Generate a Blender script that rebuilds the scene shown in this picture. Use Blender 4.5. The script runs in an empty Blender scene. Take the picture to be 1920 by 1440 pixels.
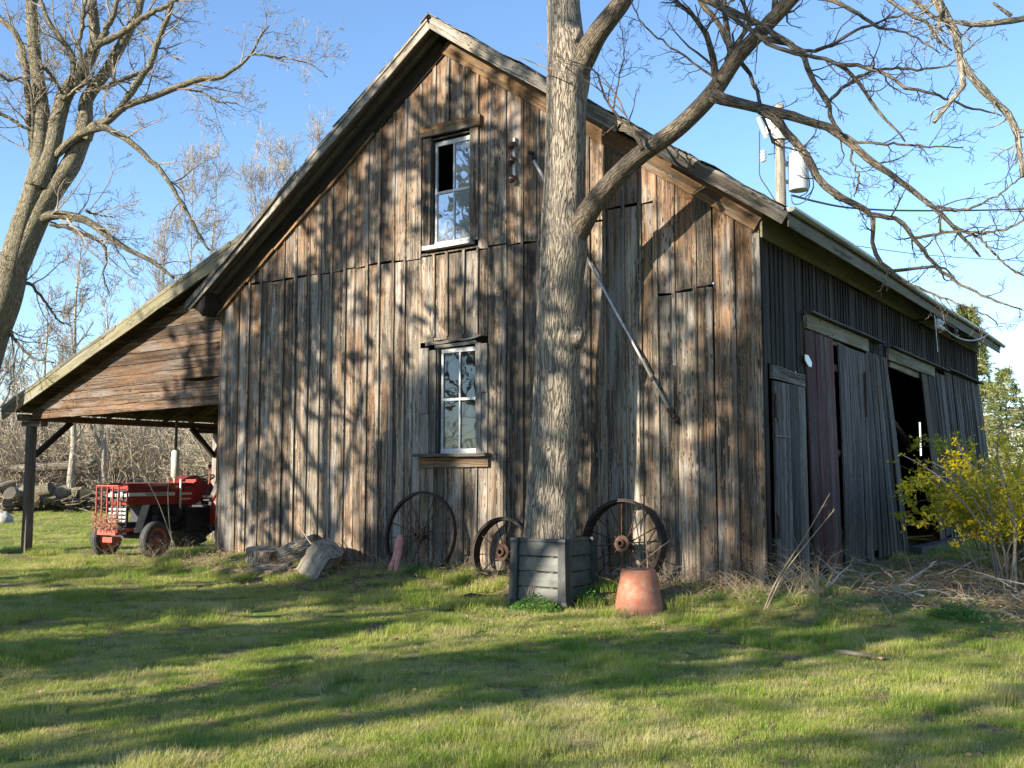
import bpy, math, random
import numpy as np
from mathutils import Vector, Matrix
C = bpy.context.scene.collection
S = bpy.context.scene
rad = math.radians
random.seed(7)
rng = np.random.default_rng(7)

# ------------------------------------------------------------------ camera, sky, sun
CAMP = np.array([5.3, -14.39, 1.6]); YAW = -0.597; PITCH = 0.0905; FL = 1900.0
cd = bpy.data.cameras.new('camera'); cam = bpy.data.objects.new('camera', cd); C.objects.link(cam)
cd.sensor_width = 36; cd.lens = 36*FL/1920; cd.clip_end = 2000; cd.clip_start = .1
cam.location = CAMP; cam.rotation_euler = (math.pi/2+PITCH, 0, -YAW)
S.camera = cam
SUN_AZ, SUN_EL = rad(21), rad(22)          # azimuth left of the front wall's normal
sdir = np.array([-math.sin(SUN_AZ)*math.cos(SUN_EL), -math.cos(SUN_AZ)*math.cos(SUN_EL), math.sin(SUN_EL)])
w = bpy.data.worlds.new('World'); S.world = w; w.use_nodes = True
nt = w.node_tree; bg = nt.nodes['Background']
sky = nt.nodes.new('ShaderNodeTexSky'); sky.sky_type = 'NISHITA'; sky.sun_disc = False
sky.sun_elevation = SUN_EL; sky.sun_rotation = math.atan2(sdir[0], sdir[1])
sky.air_density = 1.0; sky.dust_density = .15; sky.ozone_density = 4.0; sky.altitude = 100
nt.links.new(sky.outputs[0], bg.inputs[0]); bg.inputs[1].default_value = .112
sl = bpy.data.lights.new('sun', 'SUN'); sl.energy = 5; sl.angle = rad(.53); sl.color = (1, .90, .74)
so = bpy.data.objects.new('sun', sl); C.objects.link(so)
so.rotation_euler = Vector(-sdir).to_track_quat('-Z', 'Y').to_euler()
S.view_settings.view_transform = 'Standard'; S.view_settings.look = 'None'; S.view_settings.gamma = 1
S.view_settings.exposure = 1.42

# ------------------------------------------------------------------ measuring helpers (pixel of the 1920 photo -> point of a known plane)
_f = np.array([math.sin(YAW)*math.cos(PITCH), math.cos(YAW)*math.cos(PITCH), math.sin(PITCH)])
_r = np.cross(_f, [0, 0, 1.]); _r /= np.linalg.norm(_r); _u = np.cross(_r, _f)
def ray(x, y): return _f+_r*(x-960)/FL-_u*(y-720)/FL
def on(x, y, ax, v):
    d = ray(x, y); return CAMP+(v-CAMP[ax])/d[ax]*d
def dep(x, y, d): return CAMP+ray(x, y)*d
def sm(t):
    t = np.clip(t, 0, 1); return t*t*(3-2*t)
def gz(x, y):
    x = np.asarray(x, float); y = np.asarray(y, float)
    dx = np.maximum(np.maximum(-12.2-x, (x-.3)*.35), 0); dy = np.maximum(np.maximum(-.15-y, y-18), 0)
    d = np.hypot(dx, dy)
    return -.34*sm(d/1.5)+.03*np.sin(x*.7+1)*np.sin(y*.6)*sm(d/3)
def gp(px, py, lift=0):
    t = np.linspace(2, 120, 6000); d = ray(px, py)
    P = CAMP+t[:, None]*d; i = int(np.argmax(P[:, 2] < gz(P[:, 0], P[:, 1])))
    return np.array([P[i, 0], P[i, 1], float(gz(P[i, 0], P[i, 1]))+lift])

# ------------------------------------------------------------------ object helpers
def tag(o, label=None, cat=None, group=None, kind=None):
    if label: o['label'] = label
    if cat: o['category'] = cat
    if group: o['group'] = group
    if kind: o['kind'] = kind
    return o
def thing(name, label, cat, loc=(0, 0, 0), rz=0, group=None):
    o = bpy.data.objects.new(name, None); C.objects.link(o); o.location = tuple(map(float, loc)); o.rotation_euler = (0, 0, rz)
    o.empty_display_size = .2
    return tag(o, label, cat, group)
class MB:
    """collects verts / faces and the per-vertex grain coordinates, board id and warmth"""
    def __init__(s): s.v = []; s.f = []; s.g = []; s.b = []; s.w = []; s.n = 0; s.smooth = False
    def add(s, V, F, G=None, bid=None, warm=None):
        V = np.asarray(V, float).reshape(-1, 3); n = len(V)
        s.v.append(V); s.g.append(V if G is None else np.asarray(G, float).reshape(-1, 3))
        s.b.append(np.full(n, random.random() if bid is None else bid))
        s.w.append(np.zeros(n) if warm is None else np.broadcast_to(np.asarray(warm, float), (n,)))
        F = [np.asarray(F, np.int64)] if not isinstance(F, list) else [np.asarray(q, np.int64) for q in F]
        for q in F: s.f.append(q+s.n)
        s.n += n
    def build(s, name, mat, parent=None, smooth=None):
        me = bpy.data.meshes.new(name)
        V = np.concatenate(s.v); li = []; ls = []
        for q in s.f:
            if q.ndim == 1: li.append(q); ls.append(np.array([len(q)]))
            else: li.append(q.ravel()); ls.append(np.full(len(q), q.shape[1]))
        L = np.concatenate(li); T = np.concatenate(ls); st = np.concatenate([[0], np.cumsum(T)[:-1]])
        me.vertices.add(len(V)); me.vertices.foreach_set('co', V.astype(np.float32).ravel())
        me.loops.add(len(L)); me.loops.foreach_set('vertex_index', L.astype(np.int32))
        me.polygons.add(len(T)); me.polygons.foreach_set('loop_start', st.astype(np.int32)); me.polygons.foreach_set('loop_total', T.astype(np.int32))
        sm_ = s.smooth if smooth is None else smooth
        me.polygons.foreach_set('use_smooth', np.full(len(T), bool(sm_)))
        a = me.attributes.new('gl', 'FLOAT_VECTOR', 'POINT'); a.data.foreach_set('vector', np.concatenate(s.g).astype(np.float32).ravel())
        a = me.attributes.new('bid', 'FLOAT', 'POINT'); a.data.foreach_set('value', np.concatenate(s.b).astype(np.float32))
        a = me.attributes.new('warm', 'FLOAT', 'POINT'); a.data.foreach_set('value', np.concatenate(s.w).astype(np.float32))
        me.update(calc_edges=True); me.materials.append(mat)
        o = bpy.data.objects.new(name, me); C.objects.link(o)
        if parent is not None: o.parent = parent
        return o
    # ---- shapes
    def box(s, c, d, M=None, **k):
        x, y, z = np.array(d)/2
        V = np.array([[-x, -y, -z], [x, -y, -z], [x, y, -z], [-x, y, -z], [-x, -y, z], [x, -y, z], [x, y, z], [-x, y, z]])
        F = np.array([[0, 3, 2, 1], [4, 5, 6, 7], [0, 1, 5, 4], [1, 2, 6, 5], [2, 3, 7, 6], [3, 0, 4, 7]])
        G = V.copy()
        ax = int(np.argmax(d)); G = np.roll(G, 2-ax, axis=1)
        if M is not None: V = V@np.array(M).T
        s.add(V+np.array(c, float), F, G, **k)
    def bar(s, p0, p1, wd, th, up=(0, 0, 1), nseg=1, jit=0, bow=0, warm=None, bid=None, ragged=0):
        """a board from p0 to p1; wd across (perpendicular to up), th along up's perpendicular part"""
        p0 = np.array(p0, float); p1 = np.array(p1, float); T = p1-p0; L = np.linalg.norm(T); T /= L
        n = np.array(up, float); n -= T*(n@T); n /= np.linalg.norm(n); u = np.cross(T, n)
        t = np.linspace(0, 1, nseg+1)
        jl = np.random.default_rng(int(abs(p0[0]*917+p0[1]*31+p0[2]*7+p1[2])*1000) % 99991)
        rings = []; G = []; W = []
        for i, a in enumerate(t):
            c = p0+T*L*a+n*bow*math.sin(math.pi*a)
            j1, j2, j3 = (jl.normal(0, jit, 3) if jit else (0, 0, 0))
            e1 = e2 = 0
            if ragged and i == 0: e1, e2 = jl.uniform(0, ragged, 2)
            for sx, sy, e, j in ((-1, -1, e1, j1), (1, -1, e2, j2), (1, 1, e2, j2), (-1, 1, e1, j1)):
                rings.append(c+u*(sx*wd/2+j)+n*(sy*th/2+j3*.4)+T*e)
                G.append((sx*wd/2, sy*th/2, L*a))
                W.append(warm(c) if callable(warm) else (warm or 0))
        F = [[0, 1, 2, 3]]
        for i in range(nseg):
            a = 4*i; b = a+4
            F += [[a+k, b+k, b+(k+1) % 4, a+(k+1) % 4] for k in range(4)]
        a = 4*nseg; F.append([a+3, a+2, a+1, a])
        s.add(rings, np.array(F), G, bid=bid, warm=np.array(W))
    def tubes(s, P, R, sides=6, cap=True, **k):
        P = np.asarray(P, float); R = np.asarray(R, float)
        if P.ndim == 2: P = P[None]; R = np.broadcast_to(R, P.shape[:2][1:])[None]
        N, Sg, _ = P.shape; R = np.broadcast_to(R, (N, Sg))
        T = np.gradient(P, axis=1); T /= np.linalg.norm(T, axis=2, keepdims=True)+1e-9
        m = P[:, -1]-P[:, 0]; ax = np.argmin(np.abs(m), axis=1); ref = np.eye(3)[ax][:, None, :]+np.array([.011, .017, .013])
        n1 = np.cross(T, ref); n1 /= np.linalg.norm(n1, axis=2, keepdims=True)+1e-9; n2 = np.cross(T, n1)
        th = np.arange(sides)*2*math.pi/sides; cs = np.cos(th)[None, None, :, None]; sn = np.sin(th)[None, None, :, None]
        V = P[:, :, None]+R[:, :, None, None]*(cs*n1[:, :, None]+sn*n2[:, :, None])
        Ls = np.concatenate([np.zeros((N, 1)), np.cumsum(np.linalg.norm(np.diff(P, axis=1), axis=2), axis=1)], 1)
        G = np.stack([np.broadcast_to(R[:, :, None]*np.cos(th), V.shape[:3]), np.broadcast_to(R[:, :, None]*np.sin(th), V.shape[:3]), np.broadcast_to(Ls[:, :, None], V.shape[:3])+np.arange(N)[:, None, None]*.37], -1)
        base = np.arange(N)[:, None, None]*Sg*sides; i = np.arange(Sg-1)[None, :, None]*sides; j = np.arange(sides)[None, None, :]; j2 = (j+1) % sides
        F = [np.stack([base+i+j, base+i+j2, base+i+sides+j2, base+i+sides+j], -1).reshape(-1, 4)]
        if cap and sides > 3:
            b = np.arange(N)[:, None]*Sg*sides
            F += [b+np.arange(sides)[None, ::-1], b+(Sg-1)*sides+np.arange(sides)[None]]
        s.add(V, F, G, **k)
    def lathe(s, prof, c=(0, 0, 0), sides=24, M=None, close=False, **k):
        """profile of (radius, height) pairs about z"""
        th = np.arange(sides)*2*math.pi/sides
        V = np.array([[(r*math.cos(t), r*math.sin(t), h) for t in th] for r, h in prof]).reshape(-1, 3)
        n = len(prof); F = []
        for i in range(n if close else n-1):
            i2 = (i+1) % n
            F += [[i*sides+j, i*sides+(j+1) % sides, i2*sides+(j+1) % sides, i2*sides+j] for j in range(sides)]
        Fs = [np.array(F)]
        if not close:
            if prof[0][0] > 1e-4: Fs.append(np.arange(sides)[::-1][None])
            if prof[-1][0] > 1e-4: Fs.append((n-1)*sides+np.arange(sides)[None])
        G = V.copy()
        if M is not None: V = V@np.array(M).T
        s.add(V+np.array(c, float), Fs, G, **k)
    def prism(s, pts, y0, y1, fn=None, **k):
        """outline (x,z) extruded from y0 to y1"""
        n = len(pts); V = [(x, y0, z) for x, z in pts]+[(x, y1, z) for x, z in pts]
        F = [np.array([[i, (i+1) % n, n+(i+1) % n, n+i] for i in range(n)]), np.arange(n)[::-1][None], (n+np.arange(n))[None]]
        V = np.array(V); G = V.copy()
        if fn: V = fn(V)
        s.add(V, F, G, **k)
def rotm(ax, a): return np.array(Matrix.Rotation(a, 3, ax))
YR = rotm('X', math.pi/2)      # lathe axis z -> -y
def smooth_path(pts, n=6):
    """Catmull-Rom through rows (x,y,z,r)"""
    P = np.array(pts, float); P = np.vstack([2*P[0]-P[1], P, 2*P[-1]-P[-2]]); out = []
    for i in range(1, len(P)-2):
        for t in np.linspace(0, 1, n, endpoint=False):
            a, b, c, d = P[i-1:i+3]
            out.append(.5*((2*b)+(c-a)*t+(2*a-5*b+4*c-d)*t*t+(3*b-a-3*c+d)*t**3))
    out.append(P[-2]); return np.array(out)
def noisy(n, s): return rng.normal(0, s, n)

# ------------------------------------------------------------------ materials
class NT:
    def __init__(s, name):
        s.m = bpy.data.materials.new(name); s.m.use_nodes = True; s.t = s.m.node_tree; s.b = s.t.nodes['Principled BSDF']
    def n(s, t, **k):
        x = s.t.nodes.new('ShaderNode'+t)
        for a, v in k.items():
            if a.startswith('i_'): x.inputs[a[2:].replace('_', ' ')].default_value = v
            else: setattr(x, a, v)
        return x
    def l(s, a, b): s.t.links.new(a, b)
    def set(s, **k):
        for a, v in k.items():
            i = s.b.inputs[a.replace('_', ' ')]
            if hasattr(v, 'links'): s.l(v, i)
            else: i.default_value = v
        return s.m
    def attr(s, nm, out='Fac'): return s.n('Attribute', attribute_name=nm).outputs[out]
    def math(s, op, a, b=0., c=None, clamp=False):
        x = s.n('Math', operation=op, use_clamp=clamp)
        for i, v in enumerate((a, b) if c is None else (a, b, c)):
            if hasattr(v, 'links'): s.l(v, x.inputs[i])
            else: x.inputs[i].default_value = v
        return x.outputs[0]
    def vmul(s, v, k):
        x = s.n('VectorMath', operation='MULTIPLY'); s.l(v, x.inputs[0]); x.inputs[1].default_value = k; return x.outputs[0]
    def vadd(s, a, b):
        x = s.n('VectorMath', operation='ADD'); s.l(a, x.inputs[0])
        if hasattr(b, 'links'): s.l(b, x.inputs[1])
        else: x.inputs[1].default_value = b
        return x.outputs[0]
    def noise(s, v, scale=1., detail=4., rough=.55, dist=0.):
        x = s.n('TexNoise'); s.l(v, x.inputs['Vector']); x.inputs['Scale'].default_value = scale; x.inputs['Detail'].default_value = detail
        x.inputs['Roughness'].default_value = rough; x.inputs['Distortion'].default_value = dist; return x.outputs['Fac']
    def ramp(s, f, stops, interp='LINEAR'):
        x = s.n('ValToRGB'); s.l(f, x.inputs[0]); e = x.color_ramp.elements; x.color_ramp.interpolation = interp
        while len(e) < len(stops): e.new(.5)
        for q, (p, c) in zip(e, stops): q.position = p; q.color = (*c, 1) if len(c) == 3 else c
        return x.outputs[0]
    def step(s, f, a, b):
        x = s.n('MapRange', interpolation_type='SMOOTHSTEP'); s.l(f, x.inputs[0]); x.inputs[1].default_value = a; x.inputs[2].default_value = b
        x.inputs[3].default_value = 0; x.inputs[4].default_value = 1; return x.outputs[0]
    def mix(s, f, a, b, mode='MIX'):
        x = s.n('Mix', data_type='RGBA', blend_type=mode); i = x.inputs
        for q, v in ((i[0], f), (i[6], a), (i[7], b)):
            if hasattr(v, 'links'): s.l(v, q)
            else: q.default_value = v if not isinstance(v, tuple) or len(v) == 4 else (*v, 1)
        return x.outputs[2]
    def bump(s, h, strength=.5, dist=.01, nrm=None):
        x = s.n('Bump'); x.inputs['Strength'].default_value = strength; x.inputs['Distance'].default_value = dist; s.l(h, x.inputs['Height'])
        if nrm is not None: s.l(nrm, x.inputs['Normal'])
        return x.outputs[0]
    def gl(s, k=37.):
        """grain coordinates shifted per board"""
        c = s.n('CombineXYZ'); b = s.attr('bid')
        for i, m in enumerate((k, k*.7, k*2.3)): s.l(s.math('MULTIPLY', b, m), c.inputs[i])
        return s.vadd(s.attr('gl', 'Vector'), c.outputs[0])
    def tr(s): return s.n('TexCoord').outputs['Object']
def wood(name, light, dark, warm, rough=.85, bumps=.7, contrast=1., paint=None, pamt=.0, sc=1.):
    t = NT(name); v = t.gl()
    # knots swirl the grain
    vo = t.n('TexVoronoi', feature='F1'); t.l(t.vmul(v, (4.2*sc, 4.2*sc, 1.05*sc)), vo.inputs['Vector']); vo.inputs['Randomness'].default_value = 1
    kd = vo.outputs['Distance']; near = t.step(kd, .5, .1)
    wv = t.vadd(v, t.vmul(vo.outputs['Color'], (0, 0, 0)))
    off = t.n('CombineXYZ'); t.l(t.math('MULTIPLY', near, .05), off.inputs[0]); t.l(t.math('MULTIPLY', near, .02), off.inputs[1])
    low = t.noise(t.vmul(v, (2, 2, .8)), 1, 2); off2 = t.n('CombineXYZ'); t.l(t.math('MULTIPLY', low, .05), off2.inputs[0])
    wv = t.vadd(t.vadd(wv, off.outputs[0]), off2.outputs[0])
    g1 = t.noise(t.vmul(wv, (75*sc, 75*sc, 1.3)), 1, 7, .72)
    g2 = t.noise(t.vmul(wv, (20*sc, 20*sc, .45)), 1, 4, .6)
    bl = t.noise(t.vmul(v, (4, 4, 1.1)), 1, 4, .6)
    crack = t.step(t.noise(t.vmul(wv, (42*sc, 42*sc, .55)), 1, 3, .5), .365, .32)
    knot = t.math('MULTIPLY', t.step(kd, .21, .13), t.step(t.noise(v, .9, 1), .53, .57))
    gm = t.math('ADD', t.math('MULTIPLY', g1, .5), t.math('ADD', t.math('MULTIPLY', g2, .32), t.math('MULTIPLY', bl, .18)))
    c = t.mix(t.step(gm, .5-.115/contrast, .5+.125/contrast), dark, light)
    wf = t.math('ADD', t.attr('warm'), t.math('MULTIPLY', t.math('SUBTRACT', bl, .42), 2.4), clamp=True)
    wc = t.mix(t.step(gm, .40, .60), tuple(x*.28 for x in warm), warm)
    c = t.mix(t.math('MULTIPLY', wf, .85), c, wc)
    if paint: c = t.mix(t.math('MULTIPLY', t.step(t.noise(t.vmul(v, (14, 14, 1.2)), 1, 5, .65), .62-pamt*.4, .68-pamt*.4), .85), c, paint)
    c = t.mix(t.math('MULTIPLY', t.step(t.noise(t.vmul(v, (5, 5, .7)), 1, 4, .6), .5, .62), .5), c, tuple(min(1., (light[0]+light[1]+light[2])/3*q) for q in (1.04, 1.0, .93)))
    strk = t.step(t.noise(t.vmul(wv, (9, 9, .3)), 1, 4, .62), .52, .64); c = t.mix(t.math('MULTIPLY', strk, .72), c, tuple(x*.55 for x in dark))
    bb = t.attr('bid'); br = t.math('ADD', t.math('MULTIPLY', t.math('FRACT', t.math('MULTIPLY', bb, 17.3)), .62), .38)
    c = t.mix(1., c, t.ramp(br, [(0, (0, 0, 0)), (1, (1, 1, 1))]), 'MULTIPLY')
    c = t.mix(t.math('MULTIPLY', crack, .8), c, (.012, .01, .008))
    stain = t.step(t.noise(t.vmul(v, (7, 7, .55)), 1.3, 4, .6), .56, .72)
    c = t.mix(t.math('MULTIPLY', stain, .55), c, tuple(x*.35 for x in dark))
    ring = t.math('MULTIPLY', t.step(kd, .32, .2), t.step(t.noise(v, .9, 1), .53, .57))
    c = t.mix(t.math('MULTIPLY', ring, .5), c, tuple(x*.5 for x in warm))
    c = t.mix(t.math('MULTIPLY', knot, .9), c, (.014, .011, .009))
    h = t.math('SUBTRACT', t.math('ADD', t.math('MULTIPLY', g1, .8), t.math('MULTIPLY', g2, .5)), t.math('ADD', crack, knot))
    return t.set(Base_Color=c, Roughness=rough, Normal=t.bump(h, bumps, .006), Specular_IOR_Level=.25)
def flat(name, col, rough=.6, metal=0., var=.25, nscale=6., dirt=None, dirtamt=.5, bump=.2, spec=.5):
    t = NT(name); v = t.tr(); n1 = t.noise(v, nscale, 5, .65)
    c = t.mix(t.step(n1, .3, .7), tuple(x*(1-var) for x in col), tuple(min(1, x*(1+var)) for x in col))
    if dirt: c = t.mix(t.math('MULTIPLY', t.step(t.noise(v, nscale*2.7, 6, .7), .62-dirtamt*.3, .70-dirtamt*.1), .8), c, dirt)
    return t.set(Base_Color=c, Roughness=rough, Metallic=metal, Normal=t.bump(t.noise(v, nscale*9, 4), bump, .004), Specular_IOR_Level=spec)
def bark(name, light, dark, scale=1., lichen=None, bumpd=.03, bs=1.):
    t = NT(name); v = t.gl(3.); d = t.noise(t.vmul(v, (3*scale, 3*scale, 1.5*scale)), 1, 3)
    off = t.n('CombineXYZ'); t.l(t.math('MULTIPLY', d, .07/scale), off.inputs[0]); t.l(t.math('MULTIPLY', d, .05/scale), off.inputs[1]); v2 = t.vadd(v, off.outputs[0])
    ra = t.math('ABSOLUTE', t.math('SUBTRACT', t.noise(t.vmul(v2, (26*scale, 26*scale, 3.4*scale)), 1, 1.5, .4), .5)); rb = t.math('ABSOLUTE', t.math('SUBTRACT', t.noise(t.vmul(v2, (48*scale, 48*scale, 6*scale)), 1, 1, .4), .5))
    e = t.math('MULTIPLY', t.step(ra, .0, .10), t.math('ADD', t.math('MULTIPLY', t.step(rb, .0, .07), .45), .55)); n1 = t.noise(t.vmul(v2, (38*scale, 38*scale, 5*scale)), 1, 5, .65)
    h = t.math('ADD', t.math('MULTIPLY', e, .8), t.math('MULTIPLY', n1, .7))
    c = t.mix(t.step(h, .25, 1.0), dark, light)
    c = t.mix(t.math('MULTIPLY', t.step(t.noise(v, 2.1, 3), .45, .65), .4), c, tuple(x*.62 for x in light))
    if lichen: c = t.mix(t.math('MULTIPLY', t.step(t.noise(v, 9*scale, 5, .7), .52, .64), .7), c, lichen)
    return t.set(Base_Color=c, Roughness=.9, Normal=t.bump(h, bs, bumpd), Specular_IOR_Level=.15)
def leafy(name, cols, rough=.6, trans=.35, nscale=.6):
    t = NT(name); g = t.n('NewGeometry'); rn = g.outputs['Random Per Island']; pn = t.noise(g.outputs['Position'], nscale, 4, .6)
    f = t.math('ADD', t.math('MULTIPLY', rn, .55), t.math('MULTIPLY', t.step(pn, .3, .7), .5))
    c = t.ramp(f, [(i/(len(cols)-1), q) for i, q in enumerate(cols)])
    t.set(Base_Color=c, Roughness=rough, Specular_IOR_Level=.3)
    if trans:
        tl = t.n('BsdfTranslucent'); t.l(c, tl.inputs[0]); mx = t.n('MixShader'); mx.inputs[0].default_value = trans
        t.l(t.b.outputs[0], mx.inputs[1]); t.l(tl.outputs[0], mx.inputs[2]); t.l(mx.outputs[0], t.t.nodes['Material Output'].inputs[0])
    return t.m
M = {}
M['barn'] = wood('weathered_barn_wood', (.46, .385, .295), (.026, .020, .015), (.33, .15, .055))
M['siding'] = wood('brown_siding_wood', (.27, .20, .14), (.045, .028, .019), (.19, .088, .036))
M['fascia'] = wood('grey_fascia_wood', (.38, .35, .30), (.10, .088, .07), (.34, .25, .15), contrast=.8)
M['frieze'] = wood('brown_frieze_wood', (.42, .29, .18), (.17, .11, .065), (.46, .25, .10), contrast=.6)
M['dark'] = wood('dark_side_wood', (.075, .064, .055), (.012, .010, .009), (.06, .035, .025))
M['sidegrey'] = wood('grey_door_wood', (.27, .245, .215), (.034, .029, .026), (.10, .075, .065))
M['redwood'] = wood('faded_red_door_wood', (.22, .17, .165), (.035, .028, .028), (.12, .035, .035), paint=(.17, .034, .036), pamt=.40)
M['moss'] = wood('mossy_pale_wood', (.30, .27, .18), (.13, .115, .07), (.17, .165, .06), contrast=.6)
M['eave'] = wood('pale_eave_wood', (.50, .47, .34), (.30, .28, .18), (.34, .32, .17), contrast=.5)
M['postgrey'] = wood('sun_bleached_grey_wood', (.40, .375, .34), (.12, .108, .095), (.32, .22, .14))
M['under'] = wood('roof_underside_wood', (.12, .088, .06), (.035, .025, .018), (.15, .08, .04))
M['post'] = wood('grey_post_wood', (.25, .235, .215), (.07, .062, .055), (.26, .19, .12))
M['cutwood'] = wood('pale_cut_wood', (.62, .56, .47), (.24, .2, .16), (.50, .36, .2))
M['oldend'] = wood('grey_weathered_end', (.27, .24, .2), (.11, .09, .07), (.24, .17, .1))
M['cutend'] = wood('tan_cut_wood', (.62, .42, .2), (.3, .17, .07), (.55, .32, .13))
M['bark'] = bark('furrowed_grey_bark', (.37, .32, .25), (.085, .068, .054), 1., bumpd=.035)
M['barklimb'] = bark('limb_bark', (.23, .19, .14), (.05, .039, .03), 1.6, bumpd=.03)
M['twig'] = flat('twig_bark', (.16, .115, .08), .9, nscale=3, var=.4)
M['barkleft'] = bark('olive_grey_bark', (.29, .255, .185), (.08, .068, .05), 1.3, lichen=(.30, .28, .13))
M['twigleft'] = flat('pale_twig_bark', (.24, .20, .15), .9, nscale=2, var=.4)
M['lichenbark'] = bark('lichen_covered_bark', (.42, .37, .29), (.17, .14, .11), 2.2, lichen=(.46, .46, .36))
M['bgbark'] = bark('pale_forest_bark', (.46, .41, .33), (.22, .19, .15), .5)
M['bgtwig'] = flat('pale_forest_twigs', (.30, .255, .20), .95, nscale=.15, var=.35)
M['brush'] = flat('thicket_twigs', (.40, .335, .24), .95, nscale=.12, var=.35)
M['rust'] = flat('rusted_iron', (.085, .048, .034), .8, .3, .4, 9, dirt=(.17, .075, .04), dirtamt=.5)
M['rustdark'] = flat('dark_rusted_iron', (.04, .028, .022), .75, .3, .4, 9)
M['white'] = flat('chalky_window_paint', (.44, .455, .455), .6, 0, .18, 8, dirt=(.35, .34, .30), dirtamt=.4)
M['roof'] = flat('weathered_roofing', (.13, .12, .115), .8, 0, .35, 3, dirt=(.2, .19, .17))
M['gutter'] = flat('pale_green_gutter_metal', (.34, .36, .32), .45, .2, .12, 3, dirt=(.28, .30, .24), dirtamt=.4)
M['bin'] = flat('dark_green_plastic', (.075, .08, .07), .5, 0, .35, 4, dirt=(.10, .10, .08), dirtamt=.5)
M['binpost'] = flat('darker_bin_plastic', (.028, .033, .032), .5, 0, .2, 5, dirt=(.07, .07, .06), dirtamt=.3)
M['terra'] = flat('terracotta', (.36, .13, .07), .8, 0, .22, 4, dirt=(.36, .21, .15), dirtamt=.6, bump=.1)
M['pink'] = flat('faded_red_paint', (.55, .22, .18), .8, 0, .2, 12, dirt=(.35, .2, .16))
M['rod'] = flat('galvanised_pipe', (.60, .57, .53), .45, .5, .2, 5, dirt=(.3, .22, .16), dirtamt=.4)
M['ceramic'] = flat('white_porcelain', (.5, .5, .48), .3, 0, .08, 8)
M['brownglaze'] = flat('brown_glazed_porcelain', (.07, .028, .02), .25, 0, .3, 12)
M['red'] = flat('tractor_red_paint', (.25, .016, .012), .38, 0, .18, 4, dirt=(.14, .06, .04), dirtamt=.45, bump=.04)
M['redrust'] = flat('faded_red_guard_paint', (.32, .06, .042), .7, 0, .2, 8, dirt=(.25, .09, .05))
M['silver'] = flat('tractor_silver_paint', (.50, .49, .45), .5, .2, .15, 5, dirt=(.24, .2, .15))
M['black'] = flat('black_grease', (.02, .02, .02), .6, 0, .3, 8)
M['tyre'] = flat('worn_tyre_rubber', (.045, .045, .045), .85, 0, .25, 7, dirt=(.12, .11, .09), dirtamt=.35)
M['cream'] = flat('cream_metal', (.55, .52, .42), .55, .1, .15, 7, dirt=(.3, .18, .1), dirtamt=.25)
M['seat'] = flat('grey_seat_metal', (.22, .225, .23), .35, .4, .1, 6)
M['stripe'] = flat('silver_stripe', (.62, .6, .56), .5, .1, .08, 6)
M['chain'] = flat('rusty_chain', (.40, .22, .14), .7, .4, .4, 30)
M['pole'] = wood('bleached_pole_wood', (.36, .335, .28), (.18, .16, .13), (.5, .4, .28), contrast=.7)
M['tank'] = flat('white_transformer_paint', (.38, .40, .41), .45, 0, .05, 3)
M['cable'] = flat('dark_cable', (.05, .055, .06), .6, 0, .1)
M['stone'] = flat('field_stone', (.34, .32, .29), .9, 0, .35, 3, dirt=(.18, .17, .14))
M['spruce'] = leafy('spruce_needles', [(.045, .065, .02), (.15, .175, .05), (.32, .33, .11)], .7, .25, .5)
M['shrub'] = leafy('shrub_leaves', [(.15, .18, .03), (.44, .40, .04), (.9, .70, .04)], .6, .4, .8)
M['flower'] = leafy('forsythia_petals', [(.80, .54, .01), (.9, .68, .015), (.95, .78, .04)], .6, .4)
M['straw'] = leafy('dry_stems', [(.16, .11, .07), (.33, .25, .16), (.50, .41, .28)], .8, .1, 2.)
M['litter'] = leafy('dead_leaves', [(.10, .065, .04), (.26, .17, .10), (.40, .30, .2)], .8, .15, 2.)
M['weed'] = leafy('weed_leaves', [(.03, .09, .015), (.07, .18, .03), (.12, .25, .05)], .6, .35, 2.)
M['bud'] = leafy('spring_buds', [(.22, .17, .09), (.30, .28, .11), (.36, .32, .16)], .7, .3, .3)
def grass_mat():
    t = NT('grass_blades'); g = t.n('NewGeometry'); P = g.outputs['Position']; rn = g.outputs['Random Per Island']
    a = t.noise(P, .55, 4, .6); b = t.noise(P, 2.6, 4, .6)
    f = t.math('ADD', t.math('MULTIPLY', t.step(a, .30, .66), .48), t.math('ADD', t.math('MULTIPLY', t.step(b, .3, .7), .28), t.math('MULTIPLY', rn, .34)))
    c = t.ramp(f, [(0, (.09, .20, .022)), (.28, (.20, .32, .04)), (.5, (.33, .40, .065)), (.70, (.44, .44, .13)), (.88, (.56, .50, .24)), (1, (.62, .54, .32))])
    dry = t.math('GREATER_THAN', t.math('ADD', rn, t.math('MULTIPLY', t.step(b, .45, .75), .28)), .90)
    c = t.mix(dry, c, (.52, .43, .26)); t.set(Base_Color=c, Roughness=.55, Specular_IOR_Level=.35)
    tl = t.n('BsdfTranslucent'); t.l(c, tl.inputs[0]); mx = t.n('MixShader'); mx.inputs[0].default_value = .48
    t.l(t.b.outputs[0], mx.inputs[1]); t.l(tl.outputs[0], mx.inputs[2]); t.l(mx.outputs[0], t.t.nodes['Material Output'].inputs[0]); return t.m
M['grass'] = grass_mat()
def soil_mat():
    t = NT('lawn_soil'); P = t.n('NewGeometry').outputs['Position']
    a = t.noise(P, .55, 4, .6); b = t.noise(P, 9, 6, .7); far = t.noise(P, 1.6, 6, .75)
    c = t.mix(t.step(b, .3, .7), (.08, .06, .035), (.24, .19, .10)); c = t.mix(t.step(t.math('ADD', a, t.math('MULTIPLY', far, .3)), .55, .8), c, (.12, .17, .03))
    return t.set(Base_Color=c, Roughness=.95, Normal=t.bump(b, .6, .03), Specular_IOR_Level=.1)
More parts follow.
